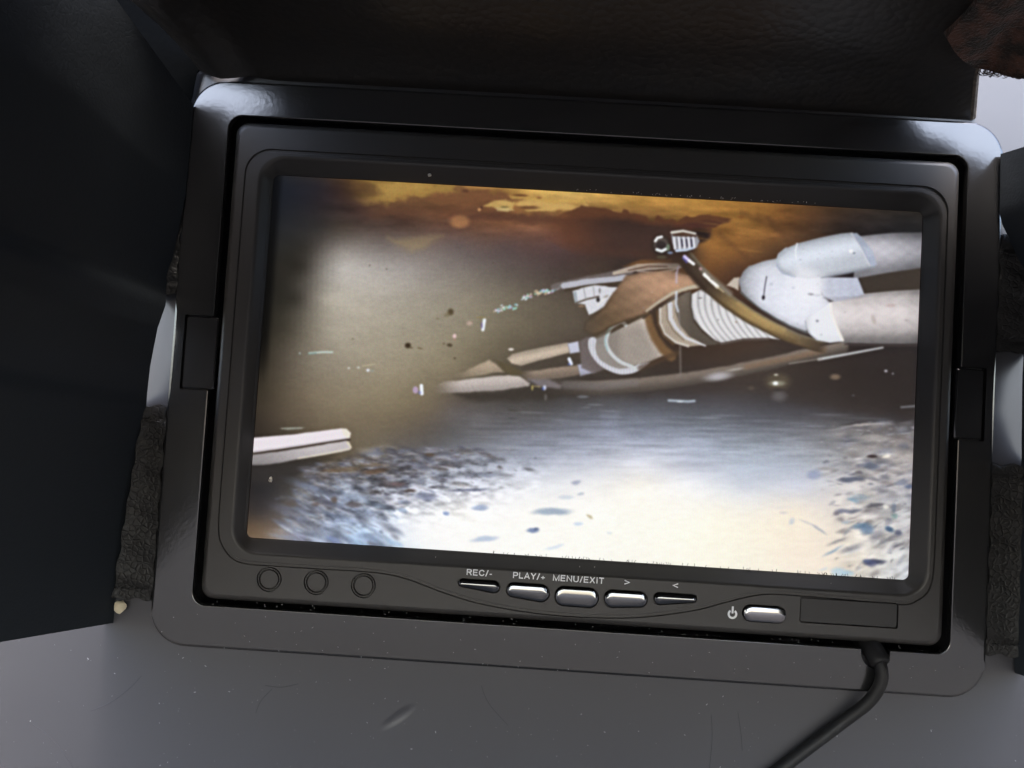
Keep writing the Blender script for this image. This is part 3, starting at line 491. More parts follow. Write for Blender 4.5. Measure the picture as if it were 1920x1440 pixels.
def radial(P, c):
    """sample a star-shaped outline at fixed directions about c"""
    P = np.asarray(P, float)-c; Q = np.roll(P, -1, 0)
    out = np.zeros((NA, 2)); ux, uy = np.cos(ANG), np.sin(ANG)
    pa = np.arctan2(P[:,1], P[:,0]); qa = np.arctan2(Q[:,1], Q[:,0])
    for i in range(len(P)):
        d = (qa[i]-pa[i]+math.pi) % (2*math.pi)-math.pi
        if d <= 0: continue
        k = ((ANG-pa[i]) % (2*math.pi)) <= d+1e-9
        if not k.any(): continue
        ex, ey = Q[i]-P[i]; den = ux[k]*ey-uy[k]*ex
        s = (P[i][0]*ey-P[i][1]*ex)/np.where(abs(den) < 1e-12, 1e-12, den)
        out[k,0], out[k,1] = s*ux[k], s*uy[k]
    return out+c
def loft(loops, c, cap0=True, cap1=True, close=False):
    """loops: [(outline, z)], bridged in turn"""
    V, F = [], []
    for P, z in loops: V += [(p[0], p[1], z) for p in radial(P, c)]
    L = len(loops)
    for j in range(L-1 if not close else L):
        a0, b0 = j*NA, ((j+1) % L)*NA
        for i in range(NA):
            k = (i+1) % NA; F.append((a0+i, a0+k, b0+k, b0+i))
    if cap0 and not close: F.append(tuple(range(NA-1, -1, -1)))
    if cap1 and not close: F.append(tuple((L-1)*NA+i for i in range(NA)))
    return V, F
def prism(P, z0, z1):
    n = len(P); V = [(p[0], p[1], z0) for p in P]+[(p[0], p[1], z1) for p in P]
    F = [tuple(range(n-1, -1, -1)), tuple(range(n, 2*n))]+[(i, (i+1) % n, n+(i+1) % n, n+i) for i in range(n)]
    return V, F
def stack(loops, cap0=True, cap1=True):
    """outlines with the same number of points, each with its own z (number or list)"""
    n = len(loops[0][0]); V, F = [], []
    for P, z in loops: V += [(P[i][0], P[i][1], z[i] if hasattr(z, '__len__') else z) for i in range(n)]
    for j in range(len(loops)-1):
        for i in range(n): F.append((j*n+i, j*n+(i+1) % n, (j+1)*n+(i+1) % n, (j+1)*n+i))
    if cap0: F.append(tuple(range(n-1, -1, -1)))
    if cap1: F.append(tuple(range((len(loops)-1)*n, len(loops)*n)))
    return V, F
def join(parts):
    V, F = [], []
    for v, f in parts:
        o = len(V); V += list(v); F += [tuple(i+o for i in q) for q in f]
    return V, F
def carve(o, cutters):
    V, F = join(cutters)
    cu = finish('cutter', V, F, 'cap')
    md = o.modifiers.new('cut', 'BOOLEAN'); md.operation = 'DIFFERENCE'; md.solver = 'EXACT'; md.object = cu
    dg = bpy.context.evaluated_depsgraph_get()
    me = bpy.data.meshes.new_from_object(o.evaluated_get(dg), depsgraph=dg)
    o.modifiers.clear(); old = o.data; o.data = me; bpy.data.meshes.remove(old)
    bpy.data.objects.remove(cu)
    me.polygons.foreach_set('use_smooth', [True]*len(me.polygons)); me.set_sharp_from_angle(angle=math.radians(32))
def tube(path, r, n=16, caps=True):
    P = [Vector(p) for p in path]; V, F = [], []
    up = Vector((0, 0, 1))
    for i, p in enumerate(P):
        t = (P[min(i+1, len(P)-1)]-P[max(i-1, 0)]).normalized()
        s = t.cross(up); s = s.normalized() if s.length > 1e-4 else Vector((1, 0, 0)); u = s.cross(t)
        rr = r[i] if hasattr(r, '__len__') else r
        for k in range(n):
            a = 2*math.pi*k/n; V.append(tuple(p+s*math.cos(a)*rr+u*math.sin(a)*rr))
    for i in range(len(P)-1):
        for k in range(n): F.append((i*n+k, i*n+(k+1) % n, (i+1)*n+(k+1) % n, (i+1)*n+k))
    if caps: F += [tuple(range(n-1, -1, -1)), tuple((len(P)-1)*n+k for k in range(n))]
    return V, F
def spline(pts, n=10):
    P = np.array(pts, float); out = []
    for i in range(len(P)-1):
        a, b, c, d = P[max(i-1, 0)], P[i], P[i+1], P[min(i+2, len(P)-1)]
        for k in range(n):
            t = k/n; out.append(.5*(2*b+(c-a)*t+(2*a-5*b+4*c-d)*t*t+(3*b-a-3*c+d)*t**3))
    out.append(P[-1]); return np.array(out)
def sheet(grid, th):
    """closed sheet of thickness th from a grid of points [rows][cols][3]; thickness goes to the right-hand normal side"""
    G = np.asarray(grid, float); nr, nc = G.shape[:2]
    du = np.gradient(G, axis=1); dv = np.gradient(G, axis=0); nn = np.cross(du, dv); nn /= np.maximum(np.linalg.norm(nn, axis=2, keepdims=True), 1e-9)
    B = G+nn*th; N = nr*nc
    V = [tuple(p) for p in G.reshape(-1, 3)]+[tuple(p) for p in B.reshape(-1, 3)]; F = []
    q = lambda i, j: i*nc+j
    for i in range(nr-1):
        for j in range(nc-1):
            F.append((q(i,j), q(i,j+1), q(i+1,j+1), q(i+1,j))); F.append((N+q(i,j), N+q(i+1,j), N+q(i+1,j+1), N+q(i,j+1)))
    ring = [q(0,j) for j in range(nc)]+[q(i,nc-1) for i in range(1, nr)]+[q(nr-1,j) for j in range(nc-2,-1,-1)]+[q(i,0) for i in range(nr-2,0,-1)]
    for k in range(len(ring)):
        a, b = ring[k], ring[(k+1) % len(ring)]; F.append((a, N+a, N+b, b))
    return V, F
def lerp_rows(tbl, s):
    """piecewise smooth lookup: tbl rows (key, values...)"""
    T = np.array(tbl, float); return np.array([np.interp(s, T[:,0], T[:,k]) for k in range(1, T.shape[1])])
# ================================================================ the surface: lid panel, and an unseen sheet added to bounce light
g = 60000.
go = finish('ground', [(-g,-H0,-g),(g,-H0,-g),(g,-H0,g),(-g,-H0,g)], [(0,1,2,3)], 'ground'); tag(go, kind='structure')
cp = np.array([-1.0, -2.0])
V, F = loft([(rrect(-230,-199,230,175,18),-38),(rrect(-230,-199,230,175,18),-.8),(rrect(-229,-198,229,174,17),.7),(rrect(-227.5,-196.5,227.5,172.5,16),1.2),(rrect(-227,-196,227,172,16),1.2),
             (rrect(-89,-60,87,57,2),1.2),(rrect(-89,-60,87,57,2),-33)], cp)
panel = finish('lid_panel', V, F, 'panel'); tag(panel, kind='structure')
# ================================================================ mounting frame
fr = thing('mounting_frame', 'flat black plastic mounting frame with rounded corners screwed round the monitor', 'frame', (-1.6,-68,1.2))
O = (-97.1,-68.4,93.9,64.3)
def ins(b, d): return (b[0]+d, b[1]+d, b[2]-d, b[3]-d)
IN = (-87.6,-58.6,85.6,55.9)
V, F = loft([(rrect(*O,8.4),1.25),(rrect(*O,8.4),2.3),(rrect(*ins(O,.2),8.3),2.7),(rrect(*ins(O,.7),8),3.0),(rrect(*ins(O,.78),7.95),3.0),(rrect(*ins(IN,-.26),3.4),3.0),
             (rrect(*ins(IN,-.2),3.3),3.0),(rrect(*ins(IN,-.06),3.15),2.93),(rrect(*IN,3.1),2.75),(rrect(*IN,3.1),1.25)], cp, close=True)
plate = finish('plate', V, F, 'plate', fr)
clipL, clipR = (-94.0,-9.0,-86.6,7.8), (84.9,-9.7,91.2,6.4)
nx, ny = 68.9, -59.3
notch = np.array([(nx+3.3*math.cos(t), ny+3.6*math.sin(t)) for t in np.linspace(0, 2*math.pi, 40, endpoint=False)])
carve(plate, [prism(rrect(*ins(clipL,-.35),.4,3),.5,4), prism(rrect(*ins(clipR,-.35),.4,3),.5,4), prism(notch,.5,4)])
for b in (clipL, clipR):
    V, F = stack([(rrect(*b,.4,3),1.3),(rrect(*b,.4,3),2.5),(rrect(*ins(b,.25),.4,3),2.75)])
    finish('clip', V, F, 'plate', fr)
# ================================================================ monitor
mon = thing('monitor', 'black inspection monitor with glowing screen showing white pipes under a floor', 'monitor', (0,-57,0))
MO = (-86.1,-57.3,84.2,54.7)
bot = spline([(-83,-36),(-82.9,-40),(-82.2,-43.8),(-79.6,-47.3),(-75.9,-48.7),(-68,-48.8),(-59,-48.8),(-46,-48.8),(-38.8,-49.7),(-30,-52.3),(-21.3,-54.3),(-9,-55.6),(3.2,-55.8),(15.3,-55),(27.3,-52.7),(34.5,-50.4),(39.2,-48.9),(44,-47.9),(51.3,-47.8),(63,-48),(74.3,-48.3),(77.8,-47.2),(80.3,-44.9),(81.3,-41.2),(81.5,-36)], 8)
topc = [(81.5,-20),(81.5,20)]+[(75.4+6.1*math.cos(math.radians(t)), 42.3+6.1*math.sin(math.radians(t))) for t in range(0,91,6)]+[(40,48.4),(0,48.4),(-40,48.4)]+[(-76.9+6.1*math.cos(math.radians(t)), 42.3+6.1*math.sin(math.radians(t))) for t in range(90,181,6)]+[(-83,20),(-83,-20)]
GR = np.array([tuple(p) for p in bot]+topc)
BV = (-79.3,-46.0,79.8,46.4); SCR = (-77.1,-43.1,77.1,43.1)
V, F = loft([(rrect(*ins(MO,.6),3),-22),(rrect(*MO,3),-20),(rrect(*MO,3),1.4),(rrect(*ins(MO,.1),3),1.95),(rrect(*ins(MO,.38),2.95),2.45),(rrect(*ins(MO,.8),2.9),2.82),(rrect(*ins(MO,1.3),2.8),2.98),(rrect(*ins(MO,1.45),2.75),3.0),(rrect(*ins(MO,1.48),2.75),3.0),
             (GR,3.0),(inset(GR,.16),2.62),(inset(GR,.74),2.62),(inset(GR,.9),3.03),
             (rrect(*ins(BV,-.56),6.25),3.03),(rrect(*ins(BV,-.5),6.2),3.03),(rrect(*ins(BV,-.1),6.0),2.9),(rrect(*ins(BV,.35),5.6),2.4),(rrect(*ins(BV,.40),5.55),2.33),(rrect(*ins(SCR,-.55),2.5),.63),(rrect(*ins(SCR,-.5),2.4),.55),(rrect(*ins(SCR,-.1),1.6),.3),(rrect(*SCR,1.5),.1),(rrect(*SCR,1.5),-2)], cp)
hous = finish('housing', V, F, 'housing', mon)
# buttons: flat top edge, lower edge follows the sweep of the groove
def rounded_poly(corners, r, n=7):
    P = [np.array(p, float) for p in corners]; out = []
    for i in range(len(P)):
        a, b, c = P[i-1], P[i], P[(i+1) % len(P)]; rr = r[i] if hasattr(r, '__len__') else r
        u = (a-b)/np.linalg.norm(a-b); v = (c-b)/np.linalg.norm(c-b)
        th = math.acos(np.clip(u@v, -1, 1)); d = rr/math.tan(th/2); p, q = b+u*d, b+v*d; ctr = b+(u+v)/np.linalg.norm(u+v)*rr/math.sin(th/2)
        a0 = math.atan2(*(p-ctr)[::-1]); a1 = math.atan2(*(q-ctr)[::-1]); dd = (a1-a0+math.pi) % (2*math.pi)-math.pi
        out += [(ctr[0]+rr*math.cos(a0+dd*k/n), ctr[1]+rr*math.sin(a0+dd*k/n)) for k in range(n+1)]
    return np.array(out)
BT = [('REC/-', -26.4,-17.2, -48.9, -50.25,-51.5, 5.9), ('PLAY/+', -15.3,-5.8, -49.0, -51.8,-52.9, 7.4), ('MENU/EXIT', -4.2,5.4, -49.1, -53.15,-53.3, 11.7),
      ('>', 7.0,16.5, -49.2, -53.0,-52.3, 1.3), ('<', 18.3,27.7, -49.1, -51.7,-50.5, 1.3)]
outl = []
for txt, x0, x1, yt, yl, yr, tw in BT:
    hl, hr = (yt-yl)/2*.96, (yt-yr)/2*.96
    outl.append(rounded_poly([(x0,yl),(x1,yr),(x1,yt),(x0,yt)], [hl*.98,hr*.98,hr*.98,hl*.98]))
PW = rounded_poly([(38.6,-54.0),(48.1,-54.0),(48.1,-50.5),(38.6,-50.5)], 1.7)
caps = [(-70.1,-51.75),(-59.2,-51.75),(-48.3,-51.75)]
circ = lambda c, r, n=48: np.array([(c[0]+r*math.cos(2*math.pi*k/n), c[1]+r*math.sin(2*math.pi*k/n)) for k in range(n)])
SL = (51.6,-53.5,73.5,-48.1)
cut = [prism(inset(o, -.32), 1.6, 4) for o in outl]+[prism(inset(PW,-.25), 1.6, 4)]+[prism(circ(c,2.9), 2.2, 4) for c in caps]+[prism(rrect(*ins(SL,-.18),.5,3), 1.9, 4)]
carve(hous, cut)
# screen
def screen_material():
    px, _, _ = paint()
    h_, w_ = px.shape[:2]
    im = bpy.data.images.new('screen_picture', w_, h_)
    buf = np.ones((h_, w_, 4), np.float32); buf[...,:3] = px[::-1]
    im.pixels.foreach_set(buf.ravel()); im.update(); im.pack()
    m = bpy.data.materials.new('lit_screen'); m.use_nodes = True; n, l = m.node_tree.nodes, m.node_tree.links; b = n['Principled BSDF']
    t = n.new('ShaderNodeTexImage'); t.image = im; t.extension = 'EXTEND'
    b.inputs['Base Color'].default_value = (.004,.004,.0045,1); b.inputs['Roughness'].default_value = .25; b.inputs['Specular IOR Level'].default_value = .08
    l.new(t.outputs[0], b.inputs['Emission Color']); b.inputs['Emission Strength'].default_value = SCREEN_GAIN/2**EXPOSURE
    return m
sx, sy = 77.04, 43.06
me = bpy.data.meshes.new('screen')
vs = [(-sx,-sy,-.02),(sx,-sy,-.02),(sx,sy,-.02),(-sx,sy,-.02),(-sx,-sy,-1.5),(sx,-sy,-1.5),(sx,sy,-1.5),(-sx,sy,-1.5)]
me.from_pydata([M(v) for v in vs], [], [(0,1,2,3),(7,6,5,4),(0,4,5,1),(1,5,6,2),(2,6,7,3),(3,7,4,0)])
uv = me.uv_layers.new(name='UVMap')
for lp in me.loops:
    x, y, _ = vs[lp.vertex_index]; uv.data[lp.index].uv = ((x+sx)/(2*sx), (y+sy)/(2*sy))
me.materials.append(screen_material())
so = bpy.data.objects.new('screen', me); C.objects.link(so); adopt(so, mon)
tag(so, 'lit screen with orange ceiling, white pipe fittings and a glaring wet floor')
# buttons and their print
GLYPH = {  # plain upright sans capitals as strokes in a box 0..w by 0..1: (w, [polylines])
 'R':(.66,[[(.07,0),(.07,.93),(.38,.93),(.53,.86),(.57,.71),(.53,.57),(.38,.5),(.07,.5)],[(.36,.5),(.60,0)]]),
 'E':(.60,[[(.56,.93),(.07,.93),(.07,.07),(.57,.07)],[(.07,.52),(.52,.52)]]),
 'C':(.70,[[(.63,.70),(.55,.86),(.38,.94),(.2,.88),(.09,.7),(.07,.5),(.09,.3),(.2,.12),(.38,.06),(.55,.14),(.64,.32)]]),
 '/':(.34,[[(.03,-.04),(.30,1.02)]]), '-':(.36,[[(.04,.36),(.32,.36)]]),
 'P':(.62,[[(.07,0),(.07,.93),(.38,.93),(.53,.86),(.57,.69),(.53,.52),(.38,.44),(.07,.44)]]),
 'L':(.54,[[(.07,1),(.07,.07),(.52,.07)]]),
 'A':(.68,[[(.03,0),(.33,.98),(.64,0)],[(.14,.32),(.53,.32)]]),
 'Y':(.64,[[(.03,1),(.32,.48),(.61,1)],[(.32,.5),(.32,0)]]),
 '+':(.56,[[(.05,.38),(.51,.38)],[(.28,.12),(.28,.64)]]),
 'M':(.80,[[(.07,0),(.07,.96),(.40,.05),(.73,.96),(.73,0)]]),
 'N':(.68,[[(.07,0),(.07,.95),(.60,.05),(.60,1)]]),
 'U':(.68,[[(.07,1),(.07,.34),(.12,.16),(.24,.07),(.43,.07),(.55,.16),(.60,.34),(.60,1)]]),
 'X':(.64,[[(.04,0),(.59,1)],[(.05,1),(.60,0)]]), 'I':(.24,[[(.12,0),(.12,1)]]),
 'T':(.60,[[(.02,.93),(.58,.93)],[(.30,.93),(.30,0)]]),
 '>':(.9,[[(.06,.92),(.82,.5),(.06,.08)]]), '<':(.9,[[(.82,.92),(.06,.5),(.82,.08)]])}
def text_mesh(txt, cx, cy, width, cap, z, parent, name='lettering'):
    gap = .12; tot = sum(GLYPH[c][0]+gap for c in txt)-gap; kx = width/tot; x = cx-width/2; parts = []; hw = .118
    zz = z
    for c in txt:
        gw, lines = GLYPH[c]
        for ln in lines:
            P = [np.array((x+p[0]*kx, cy+(p[1]-.5)*cap)) for p in ln]
            L, Rr = [], []
            for i, p in enumerate(P):                      # mitred stroke outline
                d0 = p-P[i-1] if i else P[1]-p; d1 = P[i+1]-p if i < len(P)-1 else p-P[i-1]
                d0 = d0/np.linalg.norm(d0); d1 = d1/np.linalg.norm(d1); n0 = np.array((-d0[1], d0[0])); n1 = np.array((-d1[1], d1[0]))
                m_ = n0+n1; m_ = m_/max(np.linalg.norm(m_), 1e-6); k = min(1.8, 1/max(.3, float(m_@n0)))
                L.append(p+m_*hw*k); Rr.append(p-m_*hw*k)
            zz += .0006; n = len(P)
            V = [(q[0], q[1], zt) for zt in (zz, zz+.02) for q in L+Rr]; F = []
            for i in range(n-1):
                F += [(i, n+i, n+i+1, i+1), (2*n+i, 2*n+i+1, 3*n+i+1, 3*n+i), (i, i+1, 2*n+i+1, 2*n+i), (n+i+1, n+i, 3*n+i, 3*n+i+1)]
            F += [(0, 2*n, 3*n, n), (n-1, 2*n-1, 4*n-1, 3*n-1)]
            parts.append((V, F))
        x += (gw+gap)*kx
    return finish(name, *join(parts), 'ink', parent)
def button(name, P, mt, zt):
    P = np.asarray(P); cy = (P[:,1].max()+P[:,1].min())/2
    loops = [(P, 1.7), (P, zt-.25), (inset(P,.07), zt-.05), (inset(P,.17), zt)]
    yy = (P[:,1].max()-P[:,1].min())/2
    ctr = P.mean(0)
    for k, dz in ((.75,.06),(.45,.14),(.12,.2)):
        Q = inset(P,.17); Q = np.stack([ctr[0]+(Q[:,0]-ctr[0])*(.93+.07*k), ctr[1]+(Q[:,1]-ctr[1])*k], 1); loops.append((Q, zt+dz))
    V, F = stack(loops); return finish(name, V, F, mt, mon, 40)
tx = [-21.9,-10.5,.8,11.9,23.0]
for (txt, x0, x1, yt, yl, yr, tw), P, cx in zip(BT, outl, tx):
    b = button('menu_button', P, 'chrome', 3.5)
    tag(b, 'glossy menu button printed %s above' % txt)
    text_mesh(txt, cx, -47.15, tw, 1.36 if len(txt) > 1 else 1.0, 3.035, b)
pb = button('power_button', PW, 'bright_chrome', 3.6); tag(pb, 'bright silver power button')
pc = (36.2,-52.75); A0 = [math.radians(90+34+k*(292/28)) for k in range(29)]
V = [(pc[0]+r*math.cos(t), pc[1]+r*1.0*math.sin(t), z) for z in (3.03,3.07) for r in (.62,1.1) for t in A0]; n = 29
F = []
for k in range(n-1):
    F += [(2*n+k,2*n+k+1,3*n+k+1,3*n+k),(k,n+k,n+k+1,k+1),(k,k+1,2*n+k+1,2*n+k),(n+k,3*n+k,3*n+k+1,n+k+1)]
F += [(0,2*n,3*n,n),(n-1,2*n-1,4*n-1,3*n-1)]
bar = prism(rrect(pc[0]-.22,pc[1]+.15,pc[0]+.22,pc[1]+1.75,.1,3), 3.03, 3.07)
finish('power_symbol', *join([(V, F), bar]), 'ink', pb)
for c in caps:
    V, F = stack([(circ(c,2.1),2.3),(circ(c,2.1),2.9),(circ(c,1.98),3.0)]); p = finish('round_plug', V, F, 'housing', mon)
    ro, ri = circ(c,2.62), circ(c,2.32)
    V, F = stack([(ri,2.3),(ri,2.9),(circ(c,2.39),3.0),(circ(c,2.55),3.0),(ro,2.9),(ro,2.3)], False, False)
    F += [(i, (i+1) % 48, 5*48+(i+1) % 48, 5*48+i) for i in range(48)]
    finish('ring', V, F, 'housing', p)
V, F = stack([(rrect(*SL,.4,3),2.0),(rrect(*SL,.4,3),2.72),(rrect(*ins(SL,.12),.35,3),2.82)]); finish('slot_cover', V, F, 'cap', mon)
# ================================================================ cable
cb = thing('power_cable', 'black rubber cable leaving the notch below the monitor and crossing the grey lid', 'cable', (68.9,-59,1.5))
path = spline([(68.4,-56.9,-6),(68.5,-58.0,.2),(68.8,-59.6,3.4),(69.4,-62.2,5.0),(69.2,-65.6,5.2),(67.0,-70.0,4.4),(62.4,-74.8,3.3),(53.0,-83.0,2.9),(42,-92.5,2.8),(30,-103,2.8),(16,-118,2.8),(4,-140,2.8),(0,-170,2.8)], 10)
V, F = tube(path, 1.38, 18); finish('sheath', V, F, 'cable', cb)
rp = spline([(68.3,-57.4,-3),(68.5,-58.3,.5),(68.9,-59.6,3.0),(69.5,-61.4,4.6)], 6); rr = list(np.linspace(2.5, 2.3, len(rp)-2))+[2.15, 1.7]
V, F = tube(rp, rr, 18); finish('strain_relief', V, F, 'cable', cb)
# ================================================================ folding sun hood
hood = thing('sun_hood', 'black leatherette sun hood folded out round three sides of the monitor', 'sun hood', (0,66,1.2))
rs = np.random.default_rng(5)
# low corner gusset between the wall and the top flap: splays outwards at a low angle, shaped to let sky light in above it
seam = lambda h: np.array([-95.4-.74*h, 66.2+.56*h, 3.0+.37*h+.0012*h*h])
flap_y = lambda h: .52*h-.0105*h*h if h < 18 else 5.96+.25*(h-18)-.00105*(h-18)**2     # how far the top flap has risen at depth h
sm3 = lambda t: (lambda q: q*q*(3-2*q))(max(0., min(1., t)))
# ---- wall left of the screen
LB = [(-64.5,-106.2,1.3),(-58.9,-106.1,1.3),(-37.7,-105.3,1.3),(-20,-103,1.5),(-14.2,-101.9,2.6),(-11,-99.8,7),(-4.8,-98.4,9.5),(4,-97.4,9.5),(10,-97.6,6),(13,-99.6,2.2),(17,-99.5,1.6),(28,-97.6,2.8),(36,-96.4,3.3),(48,-96.2,3.4),(57,-96.2,3.4),(62,-95.8,3.3)]
rows, cols = 50, 110
G = np.zeros((rows, cols, 3))
for j in range(cols):
    t = j/(cols-1); y = np.interp(t, [0,.04,1], [-64.5,-62,57.6]); bx, bz = lerp_rows(LB, y)
    for i in range(rows):
        h = 330*(i/(rows-1))**1.8  # depth out of view lengthened to shade the interior
        fold = 1.6*sm3((h-30)/40)*(math.sin(y*.055+.8+h*.004)+.5*math.sin(y*.13+h*.02))
        edge = np.interp(h, [0,34,62], [0,13,15]); edge = edge*(1-sm3((h-62)/45))+(9.5+flap_y(h))*sm3((h-62)/45)     # the wall's free end, open to the sky only low in the corner
        G[i,j] = (bx-.185*h+fold, y+.13*h*(1-t)+edge*sm3((y-5)/52), bz+.97*h)
V, F = sheet(G, -2.0); wl = finish('side_wall', V, F, 'leather', hood, 50)
# ---- top flap
TB = [(-95.4,66.0,3.0),(-92.5,64.6,4.0),(-89.5,63.9,4.2),(-86.5,64.7,3.4),(-83.3,66.0,2.0),(-78,65.5,1.35),(0,65.5,1.35),(86.6,65.2,1.35)]
cols = 130
G = np.zeros((rows, cols, 3))
for j in range(cols):
    x = -95.4+(86.6+95.4)*j/(cols-1); by, bz = lerp_rows(TB, x)
    kr = max(0, min(1, (x-70)/16.6)); kl = sm3((-70-x)/25)
    for i in range(rows):
        h = 420*(i/(rows-1))**1.8
        # starts leaning out, then curls up; unseen droop over the mouth added to block sky
        yy = by+flap_y(h)
        G[i,j] = (x-kr*min(h*.52, 8)+kr*max(0,h-24)*.12+(.04*h if x > 0 else -.04*h)+kl*np.interp(h, [0,20,34,58,100,420], [0,-7.5,-1,3,-24,-62]), yy+.7*math.sin(x*.06+h*.03)*min(1,h/20), bz+.90*h)
G = G[:, ::-1]
V, F = sheet(G, 2.2); tf = finish('top_flap', V, F, 'lining', hood, 50)
tag(tf, 'pebbled brown-black top flap')
# raw cut edge strip at the flap's end
E = G[:, 0][:9]
V, F = tube([tuple(p+np.array([.5,.6,0])) for p in E], .75, 8); finish('cut_edge', V, F, 'edge', tf)
# gusset: a fan from the wall's foot round to the flap's foot
Gs = np.zeros((22, 25, 3))
for j in range(25):
    t = j/24; a = math.radians(150-118*t)
    dirv = np.array([math.cos(a)*.93, math.sin(a)*.93]) if False else np.array([math.cos(math.radians(178-86*t)), math.sin(math.radians(178-86*t))])
    base = np.array([np.interp(t,[0,.25,.6,1],[-98.2,-97.2,-96.0,-93.0]), np.interp(t,[0,.25,.6,1],[53,57.5,66.2,67.2]), 2.9])
    for i in range(22):
        h = 70*i/21; Gs[i,j] = (base[0]+dirv[0]*h, base[1]+dirv[1]*h, base[2]+.40*h+.0012*h*h)
V, F = sheet(Gs, -1.6); finish('corner_gusset', V, F, 'felt', hood, 50)
# ---- hook-tape strip hanging past the end of the top flap
rows2, cols2 = 26, 60; G = np.zeros((rows2, cols2, 3))
for j in range(cols2):
    t = j/(cols2-1); x = 67+85*t
    by, bz = np.interp(x, [60,70,77.5,85,100,152],[71.5,69.6,68.6,66.6,63.5,58]), np.interp(x, [60,70,77.5,85,100,152],[33,24,18.5,22,29,60])
    for i in range(rows2):
        h = 330*(i/(rows2-1))**1.9  # unseen length stretched to close a light gap on this side
        G[i,j] = (x+.10*h, by+.8*flap_y(h)+.5*math.sin(x*.5)+.4*math.sin(h*.4+x*.2), bz+.9*h)
G = G[:, ::-1]
V, F = sheet(G, 2.0); vt = finish('hook_tape', V, F, 'velcro', hood, 60); tag(vt, 'fuzzy reddish brown hook tape strip')
fz = []
for q in range(150):                                           # frayed loops along its lower edge
    x = 78+26*random.random(); by, bz = np.interp(x, [60,70,77.5,85,100,152],[71.5,69.6,68.6,66.6,63.5,58]), np.interp(x, [60,70,77.5,85,100,152],[33,24,18.5,22,29,60])
    r = .35+.55*random.random(); a0 = random.random()*6; zz = bz+random.uniform(-.2,.8); 
    fz.append(tube([(x+r*math.cos(a0+t)*1.0, by-.1+random.uniform(-.1,.1)+r*math.sin(a0+t)-.25, zz+.2*t) for t in np.linspace(0, 4.6, 9)], .075, 5))
fo = finish('loop_fibres', *join(fz), 'velcro', vt); tag(fo, kind='stuff')
# ---- wall right of the screen
RB = [(-62,103.0,1.3),(-58,102.8,1.3),(-15,102.6,1.4),(-11,101.0,4),(-2,99.2,6.5),(6,99.6,5.5),(10,101.4,2.4),(13,102.4,1.4),(30,102.0,1.4),(36,98.5,2.4),(42,94.6,3.4),(56.5,94.2,3.5)]
cols = 70; G = np.zeros((rows, cols, 3))
for j in range(cols):
    y = -62+118.5*j/(cols-1); bx, bz = lerp_rows(RB, y)
    for i in range(rows):
        h = 320*(i/(rows-1))**1.7  # lengthened out of view, like the other wall, to hold light out
        up_ = (11+flap_y(h))*sm3((h-60)/50)*sm3((y+10)/66)
        G[i,j] = (bx+.17*h+1.2*math.sin(min(h,40)/40*math.pi)+.4*math.sin(y*.15+h*.06)*min(1,h/15), y-.04*min(h,60)*max(0,y)/56+.05*h*(1 if y < 0 else 0)*(-y/62)+up_, bz+.98*h)
G = G[:, ::-1]
V, F = sheet(G, 2.0); finish('side_wall', V, F, 'leather', hood, 50)
# ---- leather tabs that pass under the frame
def tab(x0a, x1a, y0, x0b, x1b, y1, flip):
    """strip from y0 up to y1, outer/inner x at both ends"""
    r, c = 60, 14; G = np.zeros((r, c, 3))
    for i in range(r):
        t = i/(r-1); y = y0+(y1-y0)*t
        xa, xb = x0a+(x0b-x0a)*t, x1a+(x1b-x1a)*t
        for j in range(c):
            s = j/(c-1); x = xa+(xb-xa)*s
            st = .45*(math.exp(-((y-y0-2.6)/.5)**2)+math.exp(-((y1-3.0-y)/.5)**2))      # stitched crease near each end
            G[i,j] = (x+.25*math.sin(y*.9), y+.35*math.sin(x*1.3+y*.1)*(i in (0, r-1)), 2.2+.14*math.sin(y*.7+s*3)+.06*math.sin(y*1.9+s*7)-st+.9*(1-s if flip else s)**3)
    V, F = sheet(G, -.9 if not flip else -.9); return finish('tab', V, F, 'tab', hood, 60)
tab(-106.0,-97.3,-58.5, -102.4,-97.3,-13.6, True)
tab(-101.0,-97.3,13.0, -99.0,-97.3,42.0, True)
tab(94.1,102.6,-58.3, 94.1,102.4,-15.0, False)
tab(94.1,102.4,11.0, 94.1,101.0,38.0, False)
for (x0, x1, y) in ((-105.2,-98,-16.9),(-106,-98,-56),(95,102,-18),(95,102,-55.7),(95,102,14)):
    st = [tube([(x0+(x1-x0)*(k+.1)/5, y, 2.7), (x0+(x1-x0)*(k+.4)/5, y+.1, 3.0), (x0+(x1-x0)*(k+.7)/5, y, 2.7)], .16, 6) for k in range(5)]
    finish('stitching', *join(st), 'cable', hood)
# ================================================================ loose bits
def chip(name, c, s, m, seed, flat=.5):
    r = random.Random(seed); bm = bmesh.new(); bmesh.ops.create_icosphere(bm, subdivisions=2, radius=1)
    for v in bm.verts:
        k = .75+.5*r.random(); v.co = Vector((v.co.x*s[0]*k, v.co.y*s[1]*k, v.co.z*s[2]*k))
    vs = [tuple(v.co+Vector(c)) for v in bm.verts]; fs = [tuple(v.index for v in f.verts) for f in bm.faces]; bm.free()
    return finish(name, vs, fs, m, None, 20)
tag(chip('foam_scrap', (-104.4,-60.3,2.3), (1.3,1.5,.9), 'foam', 4), 'small cream foam scrap at the lower end of the leather tab', 'scrap')
tag(chip('grit', (-39.6,44.6,1.9), (.45,.35,.3), 'glint', 5), 'tiny tan grain of grit stuck on the bezel above the screen', 'grit')
tag(chip('grit', (-72.4,-29.2,.22), (.42,.75,.22), 'glint', 6), 'tiny pale grain of grit lying on the dark corner of the lit screen', 'grit')
pm = MAT['panel'].node_tree; b = pm.nodes['Principled BSDF']; prev = b.inputs['Normal'].links[0].from_socket
